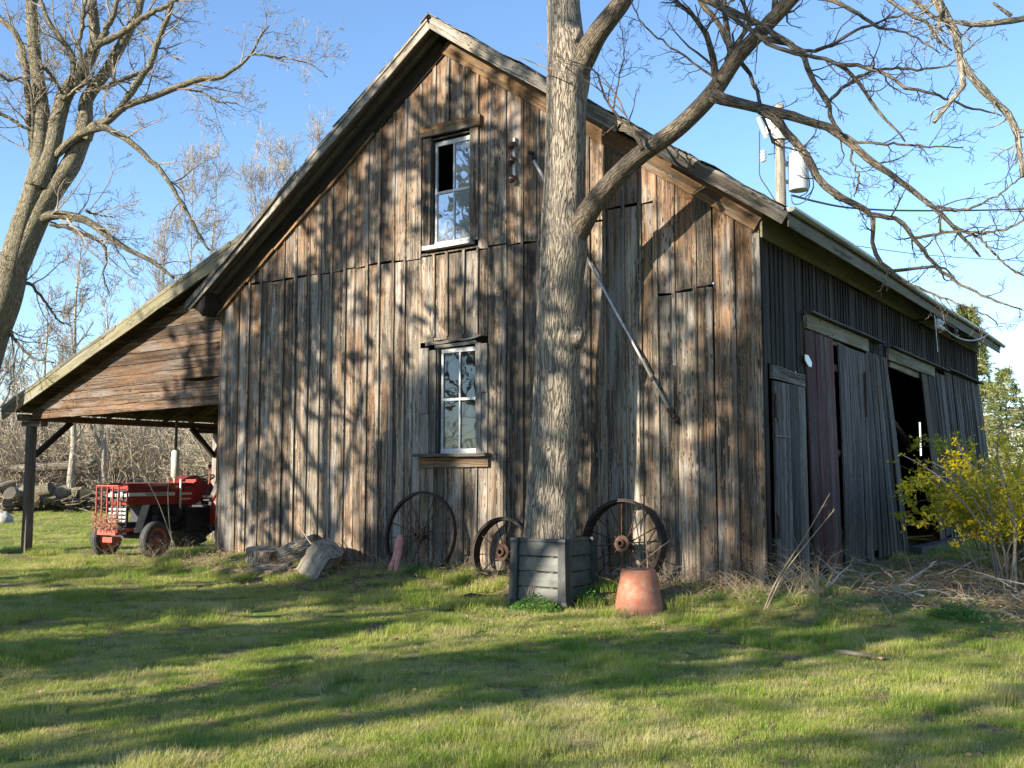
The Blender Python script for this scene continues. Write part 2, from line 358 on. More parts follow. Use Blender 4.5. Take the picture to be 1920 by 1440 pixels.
M['soil'] = soil_mat()
def glass_mat(name, fac, dust):
    t = NT(name); P = t.tr(); n = t.noise(P, 2.2, 2, .5)
    t.set(Base_Color=t.mix(t.step(t.noise(P, 16, 5, .7), .3, .75), tuple(x*.6 for x in dust), dust), Roughness=.9, Specular_IOR_Level=0.)
    gl = t.n('BsdfGlossy'); gl.inputs['Roughness'].default_value = .015; gl.inputs['Color'].default_value = (.85, .93, 1, 1); t.l(t.bump(n, .035, .05), gl.inputs['Normal'])
    mx = t.n('MixShader'); mx.inputs[0].default_value = fac
    t.l(t.b.outputs[0], mx.inputs[1]); t.l(gl.outputs[0], mx.inputs[2]); t.l(mx.outputs[0], t.t.nodes['Material Output'].inputs[0]); return t.m
M['glassup'] = glass_mat('dusty_window_glass', .3, (.24, .27, .29))
M['glasslow'] = glass_mat('dark_window_glass', .08, (.012, .014, .013))

# ------------------------------------------------------------------ ground
def make_ground():
    xs = np.unique(np.concatenate([np.linspace(-400, -40, 14), np.linspace(-40, -20, 12), np.linspace(-20, 8, 100), np.linspace(8, 40, 16), np.linspace(40, 400, 12)]))
    ys = np.unique(np.concatenate([np.linspace(-120, -16, 12), np.linspace(-16, 4, 90), np.linspace(4, 24, 40), np.linspace(24, 80, 16), np.linspace(80, 700, 14)]))
    X, Y = np.meshgrid(xs, ys); Z = gz(X, Y)+.008*np.sin(X*5.1)*np.cos(Y*4.3)
    V = np.stack([X, Y, Z], -1).reshape(-1, 3); a, b = X.shape
    i = (np.arange(a-1)[:, None]*b+np.arange(b-1)[None]).ravel(); m = MB(); m.smooth = True
    m.add(V, np.stack([i, i+1, i+b+1, i+b], -1)); o = m.build('ground', M['soil']); o['kind'] = 'structure'
make_ground()

# ------------------------------------------------------------------ the barn
AX = -5.95; WX = -12.0; LEN = 17.5
def zt(x): return 9.95-.70*abs(x-AX)
def zs(x): return 3.32+.369*(x+19.78)      # lean-to roof top
barn = thing('barn', 'weathered board-and-batten wooden barn with a steep gable and an open lean-to on its left side', 'barn')
def warm_front(c):
    d = zt(c[0])-.6-c[2]
    return .55*math.exp(-max(d, 0)/1.0)-.12+(.45*math.exp(-(c[0]-WX)/.45))+.10*math.exp(-c[2]/1.0)
def front_wall():
    m = MB(); rs = random.Random(3)
    edges = [0.0]
    x = -.13
    while x > WX+.2:
        edges.append(x); x -= rs.uniform(.27, .37)
    edges.append(WX)
    for tgt in (-4.98, -6.5): i = min(range(len(edges)), key=lambda k: abs(edges[k]-tgt)); edges[i] = tgt
    seam = {}
    for i in range(len(edges)-1):
        xb, xa = edges[i], edges[i+1]; xm = (xa+xb)/2; wd = xb-xa-rs.uniform(.006, .026)
        top = zt(xm)-.42
        sz = 5.62+rs.uniform(-.02, .02)+(.0 if xm < -3.6 else .16 if xm < -2.6 else .32 if xm < -1.7 else -1.15+rs.uniform(-.04, .04) if xm < -.7 else 9)
        segs = [(rs.uniform(-.16, -.02), min(sz, top)), (sz, top)] if sz < top-.1 else [(rs.uniform(-.16, -.02), top)]
        out = []
        for z0, z1 in segs:
            for a, b in ((5.70, 7.95), (1.85, 4.10)):
                pass
            cur = [(z0, z1)]
            if -6.52 < xm < -4.96:
                ops = [(1.80, 4.06+rs.uniform(-.05, .03))]
                if xm < -5.2: ops.append((5.70, 7.92))
                for a, b in ops:
                    nx = []
                    for p, q in cur:
                        if a > p: nx.append((p, min(q, a)))
                        if b < q: nx.append((max(p, b), q))
                    cur = [s for s in nx if s[1]-s[0] > .05]
            out += [(p, q, z0 == sz) for p, q in cur]
        cols = []
        for p, q, upper in out:
            yo = -.024 if upper else -.012+rs.uniform(-.009, .008)
            lean = rs.uniform(-.012, .012); wb = rs.uniform(-.22, .32)
            m.bar((xm, yo, p), (xm+lean*.3, yo, q-.006), wd, .024, up=(0, -1, 0), nseg=max(2, int((q-p)/.45)), jit=.0035, bow=rs.uniform(-.004, .01), warm=lambda c, wb=wb: warm_front(c)+wb, bid=rs.random(), ragged=.05 if p > 3.9 or p < 0 else 0)
    m.build('front_wall', M['barn'], barn)
    b = MB()
    for i in range(1, len(edges)-1):
        if rs.random() < .16: continue
        x = edges[i]+rs.uniform(-.015, .015); top = zt(x)-.45; bw = rs.uniform(.045, .075)
        cur = [(rs.uniform(-.1, .15), top)]
        if -6.6 < x < -4.9:
            for a, c2 in ((1.76, 4.12), (5.66, 8.0)) if x < -5.15 else ((1.76, 4.12),):
                nx = []
                for p, q in cur:
                    if a > p: nx.append((p, min(q, a)))
                    if c2 < q: nx.append((max(p, c2), q))
                cur = nx
        for p, q in cur:
            if rs.random() < .25 and q-p > 3:
                mid = rs.uniform(p+1, q-1); pr = [(p, mid-.01), (mid, q)]
            else: pr = [(p, q)]
            for p2, q2 in pr:
                b.bar((x, -.046, p2), (x+rs.uniform(-.012, .012), -.046, q2), bw, .020, up=(0, -1, 0), nseg=max(2, int((q2-p2)/.5)), jit=.002, bow=rs.uniform(0, .012), warm=warm_front, bid=rs.random())
    b.build('batten', M['barn'], barn)
    c = MB()
    c.bar((-.055, -.045, -.12), (-.055, -.045, zt(0)-.58), .13, .035, up=(0, -1, 0), nseg=8, jit=.003, warm=.25, ragged=.05)
    c.build('corner_board', M['barn'], barn); c = MB()
    c.bar((.012, .055, -.12), (.012, .055, zt(0)-.6), .13, .03, up=(1, 0, 0), nseg=8, jit=.003, warm=.1)
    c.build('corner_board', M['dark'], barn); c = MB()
    c.bar((WX-.02, .03, -.1), (WX-.02, .03, zt(WX)-.55), .14, .04, up=(-1, 0, 0), nseg=6, jit=.003, warm=.3)
    c.build('corner_board', M['barn'], barn)
    # timbers inside, seen through the openings
    f = MB()
    for z in (.15, 1.5, 5.0): f.bar((WX+.1, .22, z), (-.1, .22, z), .18, .18)
    for z in (5.05,): f.bar((-.14, .2, z), (-.14, LEN-.2, z), .2, .2)
    for y in (7.0, 12.4): f.bar((-.16, y-.1, 0), (-.16, y-.1, 5), .2, .2, up=(0, 1, 0))
    f.build('inner_frame', M['under'], barn)
front_wall()
def lean(y): return .29*float(sm((y-3.2)/5.0))
def side_wall():
    m = MB(); g = MB(); rs = random.Random(5)
    def ztop(y): return 5.14+.03*math.sin(y)
    y = .13
    while y < LEN:
        w_ = rs.uniform(.15, .22); ym = y+w_/2
        zb = 3.24 if y < 1.72 else 4.2 if y < 5.55 else 4.0 if y < 7.0 else 4.2 if y < 12.55 else 4.28
        m.bar((.004+rs.uniform(0, .01), ym, zb), (.004, ym, ztop(ym)), w_-.012, .022, up=(1, 0, 0), nseg=3, jit=.003, bid=rs.random(), ragged=.04)
        if rs.random() < .8: m.bar((.026, y, zb+.01), (.026, y, ztop(y)), .045, .018, up=(1, 0, 0), nseg=2, jit=.002, bid=rs.random())
        y += w_
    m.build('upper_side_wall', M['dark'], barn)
    # lower boards that lean outwards at the foot
    def low(y0, y1, z1=4.05, zb=-.05, shift=0., mm=g, wmin=.16, wmax=.25):
        y = y0
        while y < y1-.05:
            w_ = min(rs.uniform(wmin, wmax), y1-y); ym = y+w_/2; sh = shift*(ym-y0)/(y1-y0) if shift else 0
            mm.bar((lean(ym)+.02, ym+sh, zb+rs.uniform(-.06, .06)), (.03+rs.uniform(-.01, .015), ym, z1), w_-.01, .024, up=(1, 0, 0), nseg=5, jit=.004, bow=rs.uniform(-.02, .03), bid=rs.random(), ragged=.08)
            if rs.random() < .6: mm.bar((lean(y)+.045, y+sh, zb), (.055, y, z1), .05, .02, up=(1, 0, 0), nseg=4, jit=.003, bid=rs.random())
            y += w_
    low(5.5, 6.98, 4.0, .0, .36); g.build('splayed_boards', M['sidegrey'], barn)
    g2 = MB(); g4 = MB(); low(11.35, 12.6, 4.1, .12, 0, g2, .25, .4); low(10.05, 11.33, 3.98, .14, 0, g4, .6, .7); g4.build('jamb_board', M['under'], barn); low(12.62, LEN, 4.22, -.02, 0, g2)
    g2.build('lower_side_wall', M['sidegrey'], barn)
    g3 = MB(); g3.bar((.0, 1.76, -.05), (.0, 1.76, 4.1), .2, .05, up=(1, 0, 0)); g3.bar((-.05, 3.45, -.05), (-.05, 3.45, 4.1), .2, .05, up=(1, 0, 0)); g3.build('backing_post', M['under'], barn)  # posts added behind the door gaps to block light showing through
    t = MB()
    for a, b, z in ((1.78, 6.35, 4.26), (6.95, 12.62, 4.24), (12.62, LEN-.05, 4.28)):
        t.bar((.10, a, z), (.09, b, z-.02), .2, .03, up=(0, 0, 1), nseg=5, jit=.004)
    t.build('drip_ledge', M['sidegrey'], barn)
    l = MB()
    l.bar((.065, 1.82, 4.12), (.065, 5.5, 4.10), .24, .05, up=(1, 0, 0), nseg=5, jit=.003)
    l.bar((.065, 7.0, 4.10), (.065, 11.35, 4.08), .24, .05, up=(1, 0, 0), nseg=5, jit=.003)
    l.bar((.0, 2.9, 3.94), (.0, 4.9, 3.92), .08, .06, up=(1, 0, 0), nseg=5, jit=.01)
    l.bar((-.02, 7.4, 3.92), (-.02, 11.2, 3.90), .14, .06, up=(1, 0, 0), nseg=5, jit=.01)
    l.build('lintel', M['moss'], barn)
    r = MB(); r.bar((.045, .22, 3.16), (.045, 1.72, 3.12), .2, .05, up=(1, 0, 0), nseg=3, jit=.006); r.build('door_header', M['post'], barn)
    # small grey door
    d = MB()
    for a, b in ((.26, .62), (.63, .98), (.99, 1.38), (1.39, 1.72)):
        d.bar((.05, (a+b)/2, -.02), (.045, (a+b)/2, 3.02), b-a-.008, .03, up=(1, 0, 0), nseg=5, jit=.003, bid=rs.random(), ragged=.05)
    d.bar((.072, .28, 2.2), (.072, .95, 2.19), .02, .01, up=(1, 0, 0))
    dr = d.build('door', M['sidegrey'], barn); tag(dr, 'small grey plank door beside the front corner')
    h = MB(); h.box((.085, .30, 2.62), (.03, .07, .42)); h.box((.085, .24, 2.42), (.03, .16, .07)); h.build('hinge', M['rustdark'], dr); h = MB(); h.box((.085, .30, .85), (.03, .07, .34)); h.build('hinge', M['rustdark'], dr)
    d = MB()
    for a, b, o in ((1.80, 2.28, 0), (2.29, 2.80, .01), (2.81, 3.30, 0)):
        d.bar((.075+o, (a+b)/2+.12, -.02), (.045+o, (a+b)/2, 3.98), b-a-.008, .03, up=(1, 0, 0), nseg=6, jit=.004, bid=rs.random(), ragged=.1)
    dr = d.build('sliding_door', M['redwood'], barn); tag(dr, 'faded red plank door panel')
    h = MB(); h.prism([(-.17, .10), (.0, .10), (.17, 0), (.15, -.08), (0, -.08), (-.16, .0)], -.006, .006, fn=lambda V: np.stack([.088+V[:, 1], 1.83+V[:, 0], 3.45+V[:, 2]], 1))
    h.build('hinge', M['ceramic'], dr)
    d = MB(); rs2 = random.Random(9)
    y = 3.62
    while y < 5.45:
        w_ = rs2.uniform(.16, .34); ym = min(y+w_/2, 5.4)
        d.bar((lean(ym)*.6+.05, ym+.05, .03+rs2.uniform(-.1, .1)), (.05, ym, 3.93), w_-.012, .03, up=(1, 0, 0), nseg=6, jit=.005, bow=.02, bid=rs2.random(), ragged=.1); y += w_
    for z in (3.5, 2.0, .6): d.bar((.0, 3.35, z), (.02, 5.4, z), .12, .04, up=(1, 0, 0))
    dr = d.build('sliding_door', M['sidegrey'], barn); tag(dr, 'warped grey plank door hanging under the left lintel')
    h = MB(); h.bar((.11, 5.12, 2.7), (.11, 5.14, 3.55), .05, .03, up=(1, 0, 0)); h.build('handle', M['rustdark'], dr)
    # foundation stones and sill at the doorway
    s = MB(); s.bar((lean(8)+.1, 7.35, .05), (lean(10)+.1, 11.3, .05), .28, .22, nseg=4, jit=.01); s.build('sill', M['post'], barn)
    k = MB(); k.bar((-.5, 7.1, 3.55), (-.5, 11.4, 2.25), .12, .12); k.build('brace', M['post'], barn)
side_wall()
def other_walls():
    m = MB(); rs = random.Random(11)
    gaps = [(float(on(px, 750, 1, LEN)[0]), zl, zh, gw) for px, zl, zh, gw in ((1690, 2.0, 3.7, .055), (1723, 2.2, 3.2, .05), (1711, 4.6, 4.7, .07), (1664, 4.3, 4.75, .07), (1700, .9, 1.4, .04))]
    x = WX
    while x < .0:
        w_ = rs.uniform(.2, .3); x1 = min(x+w_, 0)
        segs = [(-.1, zt((x+x1)/2)-.3)]; hit = [q for q in gaps if x <= q[0] < x1]
        for gx, zl, zh, gw in hit:
            x1 = max(x1, gx+gw/2+.02)
            m.bar(((x+gx-gw/2)/2, LEN, zl), ((x+gx-gw/2)/2, LEN, zh), max(.01, gx-gw/2-x), .024, up=(0, 1, 0))
            m.bar(((x1+gx+gw/2)/2, LEN, zl), ((x1+gx+gw/2)/2, LEN, zh), x1-gx-gw/2, .024, up=(0, 1, 0))
            nx = []
            for p, q in segs: nx += [(p, zl), (zh, q)]
            segs = nx
        for p, q in segs: m.bar(((x+x1)/2, LEN, p), ((x+x1)/2, LEN, q), x1-x, .024, up=(0, 1, 0), bid=rs.random())
        x = x1+(.0 if rs.random() < .85 else .015)
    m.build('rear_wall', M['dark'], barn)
    m = MB(); y = .02
    while y < LEN:
        w_ = rs.uniform(.25, .35); m.bar((WX, y+w_/2, -.1), (WX, y+w_/2, zt(WX)-.25), w_-.002, .024, up=(1, 0, 0), bid=rs.random()); y += w_
    m.build('left_wall', M['siding'], barn)
other_walls()
def roof():
    Y0, Y1 = -.5, LEN+.35; XL, XR = -12.55, .6
    prof = [(XL, zt(XL)), (AX, zt(AX)), (XR, zt(XR)), (XR, zt(XR)-.10), (AX, zt(AX)-.11), (XL, zt(XL)-.10)]
    m = MB(); m.prism([(AX+.001, zt(AX)), (XR, zt(XR)), (XR, zt(XR)-.10), (AX+.001, zt(AX)-.11)][::-1], Y0+.02, Y1)
    m.prism([(XL, zt(XL)), (AX-.001, zt(AX)), (AX-.001, zt(AX)-.11), (XL, zt(XL)-.10)][::-1], Y0+.02, Y1)
    # ragged shingle courses that stick out at the eaves and rake
    rs = random.Random(4)
    for sgn, xe in ((1, XR), (-1, XL)):
        n = 17
        for k in range(n):
            x0 = AX+(xe-AX)*k/n; x1 = AX+(xe-AX)*(k+1.08)/n+sgn*(.05 if k == n-1 else 0)
            y = Y0-rs.uniform(.0, .05)
            while y < Y1:
                ly = rs.uniform(1.4, 3.2); y1 = min(Y1+.03, y+ly)
                P0 = np.array([x0, (y+y1)/2, zt(x0)+.016]); P1 = np.array([x1+sgn*rs.uniform(-.01, .04), (y+y1)/2, zt(x1)+.034+rs.uniform(0, .014)])
                m.bar(P0, P1, y1-y-.004, .012, up=(0, 0, 1), bid=rs.random()); y = y1
    m.bar((AX-.09, Y0-.06, zt(AX)-.02), (AX-.09, Y1, zt(AX)-.02), .24, .02, up=(-.57, 0, .82)); m.bar((AX+.09, Y0-.06, zt(AX)-.02), (AX+.09, Y1, zt(AX)-.02), .24, .02, up=(.57, 0, .82))
    m.build('roof', M['roof'], barn)
    f = MB()
    # right rake boards: split at the broken place
    def rake(x0, x1, y, top, h, mm, th=.03, jit=.003, warm=0, seg=8, by=0):
        mm.bar((x0, y, zt(x0)-top-h/2), (x1, y, zt(x1)-top-h/2+by), h*.82, th, up=(0, -1, 0), nseg=seg, jit=jit, warm=warm)
    rake(AX-.0, -2.1, Y0, .03, .21, f, seg=14, jit=.006); rake(-2.05, -1.55, Y0+.004, .03, .15, f, jit=.018, seg=4); rake(-1.5, XR-.04, Y0, .03, .22, f, seg=8, jit=.004)
    rake(AX+.05, XR-.05, Y0-.022, -.012, .07, f, th=.02, seg=12, jit=.004)
    rake(AX-.02, XL+.0, Y0, .03, .20, f, seg=18, jit=.005); rake(AX-.05, -10.2, Y0-.022, -.012, .06, f, th=.02, seg=12, jit=.004)
    f.bar((-10.0, Y0-.03, zt(-10)+.03), (-12.6, Y0-.05, zt(-12.6)-.10), .09, .02, up=(0, -1, 0), nseg=8, jit=.006)
    f.bar((-9.3, Y0-.05, zt(-9.3)-.0), (-11.6, Y0-.07, zt(-11.6)-.10), .05, .02, up=(0, -1, 0), nseg=8, jit=.008)
    f.build('rake_board', M['fascia'], barn)
    s = MB()
    for sgn, xe in ((1, XR-.08), (-1, XL+.12)):
        for k in range(4):
            yy = Y0+.075+k*.122
            s.bar((AX+sgn*.05, yy, zt(AX)-.165-(.0 if k % 2 else .012)), (xe, yy, zt(xe)-.165-(.0 if k % 2 else .012)), .116, .02, up=(-sgn*.57, 0, .82), nseg=8, jit=.002, warm=.1, bid=.2*k+.1)
    s.build('soffit', M['post'], barn)
    z = MB()
    z.bar((AX+.02, -.075, zt(AX)-.41), (.02, -.075, zt(.0)-.42), .29, .035, up=(0, -1, 0), nseg=10, jit=.002, warm=.5, bid=.3)
    fr = z.build('frieze_board', M['frieze'], barn)
    z = MB(); z.bar((AX-.02, -.06, zt(AX)-.40), (WX, -.06, zt(WX)-.40), .27, .03, up=(0, -1, 0), nseg=10, jit=.002)
    z.build('frieze_board', M['under'], barn)
    z = MB(); x = -12.1
    while x < -8.2:
        x1 = x+random.uniform(.8, 1.5); z.bar((x, -.085, zt(x)-.585), (x1-.03, -.085, zt(x1)-.575), .05, .03, up=(0, -1, 0), nseg=4, jit=.006, warm=.9); x = x1
    z.build('trim_strip', M['frieze'], barn)
    # left eave end, boxed return
    z = MB(); z.prism([(XL+.02, zt(XL)-.11), (XL+.5, zt(XL+.5)-.15), (XL+.5, zt(XL)-.16), (XL+.42, zt(XL)-.34), (XL+.28, zt(XL)-.22)], Y0+.03, -.1); z.build('eave_return', M['under'], barn)
    # right eave
    e = MB(); e.bar((.042, -.06, 5.37), (.042, LEN, 5.37), .46, .035, up=(1, 0, 0), nseg=14, jit=.003); e.bar((.585, -.45, zt(.585)-.17), (.585, LEN+.2, zt(.585)-.17), .13, .025, up=(1, 0, 0), nseg=10, jit=.002)
    e.build('eave_board', M['eave'], barn)
    # gutter: an open trough
    g = MB(); th = np.linspace(math.pi*.95, 2*math.pi*1.02, 9); prof = [(.665+.062*math.cos(a), 5.385+.062*math.sin(a)) for a in th]
    prof += [(.665+.056*math.cos(a), 5.387+.056*math.sin(a)) for a in th[::-1]]
    def sag(V): V[:, 2] += .012*np.sin(V[:, 1]*.8); return V
    ys = np.linspace(-.55, LEN+.45, 14); n = len(prof); V = np.array([[x_, y_, z_+.02*math.sin(y_*.55)] for y_ in ys for x_, z_ in prof])
    F = np.array([[i*n+j, i*n+(j+1) % n, (i+1)*n+(j+1) % n, (i+1)*n+j] for i in range(13) for j in range(n)]); g.add(V, F)
    g.prism([(.665+.064*math.cos(a), 5.385+.064*math.sin(a)) for a in th], -.565, -.55)
    for yy in (4.1, 9.6, 14.2): g.prism([(.665+.066*math.cos(a), 5.385+.066*math.sin(a)) for a in th]+[(.665+.070*math.cos(a), 5.385+.070*math.sin(a)) for a in th[::-1]], yy, yy+.05)
    gt = g.build('gutter', M['gutter'], barn)
roof()
def window(x0, x1, z0, z1, kind):
    """sash between x0..x1, z0..z1 in the front wall"""
    rs = random.Random(int(z1*10)); yb = .045
    w_ = thing('window', None, None); w_.parent = barn
    del_keys = [k for k in ('label', 'category') if k in w_]
    fr = MB(); zc = (z0+z1)/2; xm = (x0+x1)/2
    # reveals
    rv = MB()
    for x in (x0-.035, x1+.035): rv.bar((x, .03, z0-.05), (x, .03, z1+.06), .13, .03, up=(1, 0, 0), nseg=2)
    rv.bar((x0-.05, .03, z1+.05), (x1+.05, .03, z1+.05), .13, .03)
    rv.build('jamb', M['sidegrey'], w_)
    t = .045
    for x in (x0+t/2, x1-t/2): fr.bar((x, yb, z0), (x, yb, z1), t, .04, up=(0, -1, 0), nseg=3, jit=.001)
    fr.bar((x0, yb+.001, z1-.04), (x1, yb+.001, z1-.04), .08, .038, up=(0, -1, 0)); fr.bar((x0, yb-.003, z0+.04), (x1, yb-.003, z0+.04), .09, .05, up=(0, -1, 0))
    fr.bar((xm+.0, yb-.001, z0), (xm, yb-.001, z1), .032, .03, up=(0, -1, 0)); fr.bar((x0, yb-.006, zc+.02), (x1, yb-.006, zc+.02), .045, .036, up=(0, -1, 0))
    fr.build('sash', M['white'], w_)
    for i, (a, b) in enumerate(((x0+t, xm-.016), (xm+.016, x1-t))):
        for j, (c, d) in enumerate(((z0+.085, zc), (zc+.04, z1-.08))):
            if kind == 'up' and i == 0 and j == 1: continue
            p = MB(); p.box(((a+b)/2, yb+.008+.002*i, (c+d)/2), (b-a, .004, d-c)); p.build('pane', M['glassup'] if kind == 'up' else M['glasslow'], w_)
    cs = MB()
    if kind == 'up':
        cs.bar((x0-.14, -.055, z0-.02), (x0-.13, -.055, z1+.08), .19, .035, up=(0, -1, 0), nseg=6, jit=.003, bid=.31)
        cs.bar((x1+.10, -.055, z0-.0), (x1+.10, -.055, z1+.1), .18, .035, up=(0, -1, 0), nseg=6, jit=.003, bid=.77)
        cs.build('casing', M['barn'], w_)
        h = MB(); h.bar((x0-.26, -.085, z1+.20), (x1+.26, -.085, z1+.185), .20, .075, up=(0, -1, 0), nseg=5, jit=.003, warm=.9, bid=.13); h.build('header', M['frieze'], w_)
        s = MB(); s.bar((x0-.16, -.07, z0-.035), (x1+.06, -.07, z0-.03), .17, .07, nseg=4, jit=.002); s.build('sill', M['white'], w_)
    else:
        cs.bar((x0-.13, -.05, z0), (x0-.13, -.05, z1-.02), .14, .035, up=(0, -1, 0), nseg=6, jit=.004, bid=.31)
        cs.bar((x0-.32, -.048, z0), (x0-.32, -.048, z0+.72), .2, .03, up=(0, -1, 0), nseg=4, jit=.004, bid=.05, warm=.35)
        cs.bar((x0-.33, -.048, z0+.73), (x0-.33, -.048, z1+.03), .18, .035, up=(0, -1, 0), nseg=4, jit=.004, bid=.9, warm=.2)
        cs.bar((x1+.07, -.054, z0), (x1+.06, -.054, z1+.04), .11, .035, up=(0, -1, 0), nseg=6, jit=.003, bid=.62)
        cs.bar((x1+.20, -.05, z0), (x1+.20, -.05, z0+1.05), .12, .03, up=(0, -1, 0), nseg=4, jit=.004, bid=.05, warm=.2)
        cs.bar((x1+.16, -.062, z0+1.06), (x1+.16, -.062, z1+.02), .20, .03, up=(0, -1, 0), nseg=4, jit=.004, bid=.4)
        cs.build('casing', M['postgrey'], w_)
        h = MB(); h.bar((x0-.30, -.05, z1+.10), (x1+.12, -.05, z1+.15), .045, .04, up=(0, -1, 0), nseg=7, jit=.012, bid=.2); h.bar((x0-.1, -.03, z1+.04), (x1+.0, -.03, z1+.06), .06, .03, up=(0, -1, 0), nseg=3, jit=.004); h.build('header', M['postgrey'], w_)
        s = MB(); s.bar((x0-.46, -.10, z0-.03), (x1+.32, -.10, z0-.03), .24, .055, nseg=5, jit=.003, bid=.5); s.build('sill', M['post'], w_)
        s = MB(); s.bar((x0-.42, -.07, z0-.16), (x1+.30, -.07, z0-.15), .18, .05, up=(0, -1, 0), nseg=5, jit=.004, bid=.13, warm=.8); s.build('apron', M['frieze'], w_)
    return w_
window(-6.22, -5.36, 5.80, 7.78, 'up')['label'] = 'upper gable window with one missing pane'
window(-6.05, -5.22, 2.00, 3.90, 'low')['label'] = 'lower window with four dark reflecting panes'
def lean_to():
    xl = -19.83; m = MB(); XT = -10.62; YA, YB = -.42, 12.4
    m.prism([(xl, zs(xl)), (XT, zs(XT)), (XT, zs(XT)-.06), (xl, zs(xl)-.06)][::-1], YA+.01, YB)
    rs = random.Random(8)
    for k in range(12):
        x0 = XT+(xl-XT)*k/12; x1 = XT+(xl-XT)*(k+1.06)/12; y = YA-.02
        while y < YB:
            y1 = min(YB, y+rs.uniform(1, 2.6)); m.bar((x0, (y+y1)/2, zs(x0)+.012), (x1, (y+y1)/2, zs(x1)+.035+rs.uniform(0, .02)), y1-y-.004, .012, bid=rs.random()); y = y1
    m.build('lean_to_roof', M['roof'], barn)
    u = MB(); n = 9
    for k in range(48):                                 # deck boards across the rafters, lengthwise
        x = xl+.1+k*.192
        if x > XT: break
        u.bar((x, YA+.05, zs(x)-.075), (x, YB-.1, zs(x)-.075), .186, .02, up=(-.35, 0, .94), bid=rs.random())
    u.build('roof_deck', M['under'], barn)
    r = MB()
    for k in range(13):
        y = .55+k*.92; r.bar((xl+.25, y, zs(xl+.25)-.18), (-12.02, y, zs(-12.02)-.18), .07, .17, up=(0, 0, 1))
    r.build('rafter', M['moss'], barn)
    f = MB(); f.bar((xl-.02, YA, zs(xl)-.155), (-10.9, YA, zs(-10.9)-.155), .27, .035, up=(0, -1, 0), nseg=16, jit=.004); f.build('lean_to_rake_board', M['moss'], barn)
    f = MB(); x = xl-.02
    while x < -11:
        x1 = min(x+rs.uniform(.9, 2.2), -10.95); f.bar((x, YA-.02, zs(x)+.0), (x1-.02, YA-.02, zs(x1)+.0), rs.uniform(.07, .12), .02, up=(0, -1, 0), nseg=3, jit=.006); x = x1
    f.build('lean_to_drip_board', M['moss'], barn)
    s = MB(); z = 3.02; k = 0
    hs = [.20, .21, .20, .25, .24, .25, .26, .25, .26, .26, .26, .27, .27]
    for h in hs:
        z1 = z+h-.006; gp_ = 0
        xa = max(-19.25, -19.78+(z+.34-3.32)/.369); xb = max(-19.25, -19.78+(z1+.34-3.32)/.369)
        n = 14; V = []; G = []; rx = np.random.default_rng(k); o = rx.uniform(-.004, .006)
        for i in range(n+1):
            t = i/n; a = xa+( -12.05-xa)*t; b = xb+(-12.05-xb)*t; sl = .015; jz = rx.normal(0, .004); jz2 = rx.normal(0, .004)
            if k == 2 and a > -13.2: jz2 -= .085*math.sin(min(1, (a+13.2)/1.0)*math.pi)
            if k == 3 and a > -13.2: jz += .03*math.sin(min(1, (a+13.2)/1.0)*math.pi)
            for xx, zz, yy in ((a, z+sl*(a+19.2)+jz, -.034), (b, z1+sl*(b+19.2)+jz2, -.012), (b, z1+sl*(b+19.2)+jz2, .012), (a, z+sl*(a+19.2)+jz, .0)):
                V.append((xx, yy+o+rx.normal(0, .0015), zz)); G.append((zz, yy, xx))
        F = [[0, 1, 2, 3], [4*n+3, 4*n+2, 4*n+1, 4*n]]+[[4*i+q, 4*i+4+q, 4*i+4+(q+1) % 4, 4*i+(q+1) % 4] for i in range(n) for q in range(4)]
        s.add(V, np.array(F), G, bid=rx.random(), warm=np.clip(.45-.3*(np.array(V)[:, 0]+19)/7, .1, .6)); z += h; k += 1
    s.build('lean_to_siding', M['siding'], barn)
    for y in (.06, 5.95, 11.9):
        p = MB(); p.bar((-19.3, y, -.5), (-19.3, y, 2.98), .19, .19, up=(0, 1, 0), nseg=6, jit=.004, warm=.15); p.build('post', M['postgrey'], barn)
    b = MB(); b.bar((-19.3, -.28, 3.07), (-19.3, YB, 3.09), .2, .16, up=(0, 0, 1), nseg=10, jit=.004, warm=.3)
    b.bar((-19.62, .06, 2.93), (-18.75, .06, 2.9), .2, .13, nseg=2); b.bar((-19.3, 5.2, 2.93), (-19.3, 6.8, 2.93), .2, .12, nseg=2); b.build('beam', M['siding'], barn)
    for a, c in (((-19.3, .18, 2.12), (-19.3, 1.15, 3.0)), ((-19.3, 5.85, 2.2), (-19.3, 5.0, 3.0)), ((-19.2, .1, 2.1), (-18.9, .1, 2.5))):
        q = MB(); q.bar(a, c, .13, .11, up=(1, 0, 0), nseg=2)
        if c[0] > -19: continue
        q.build('brace', M['under'], barn)
lean_to()

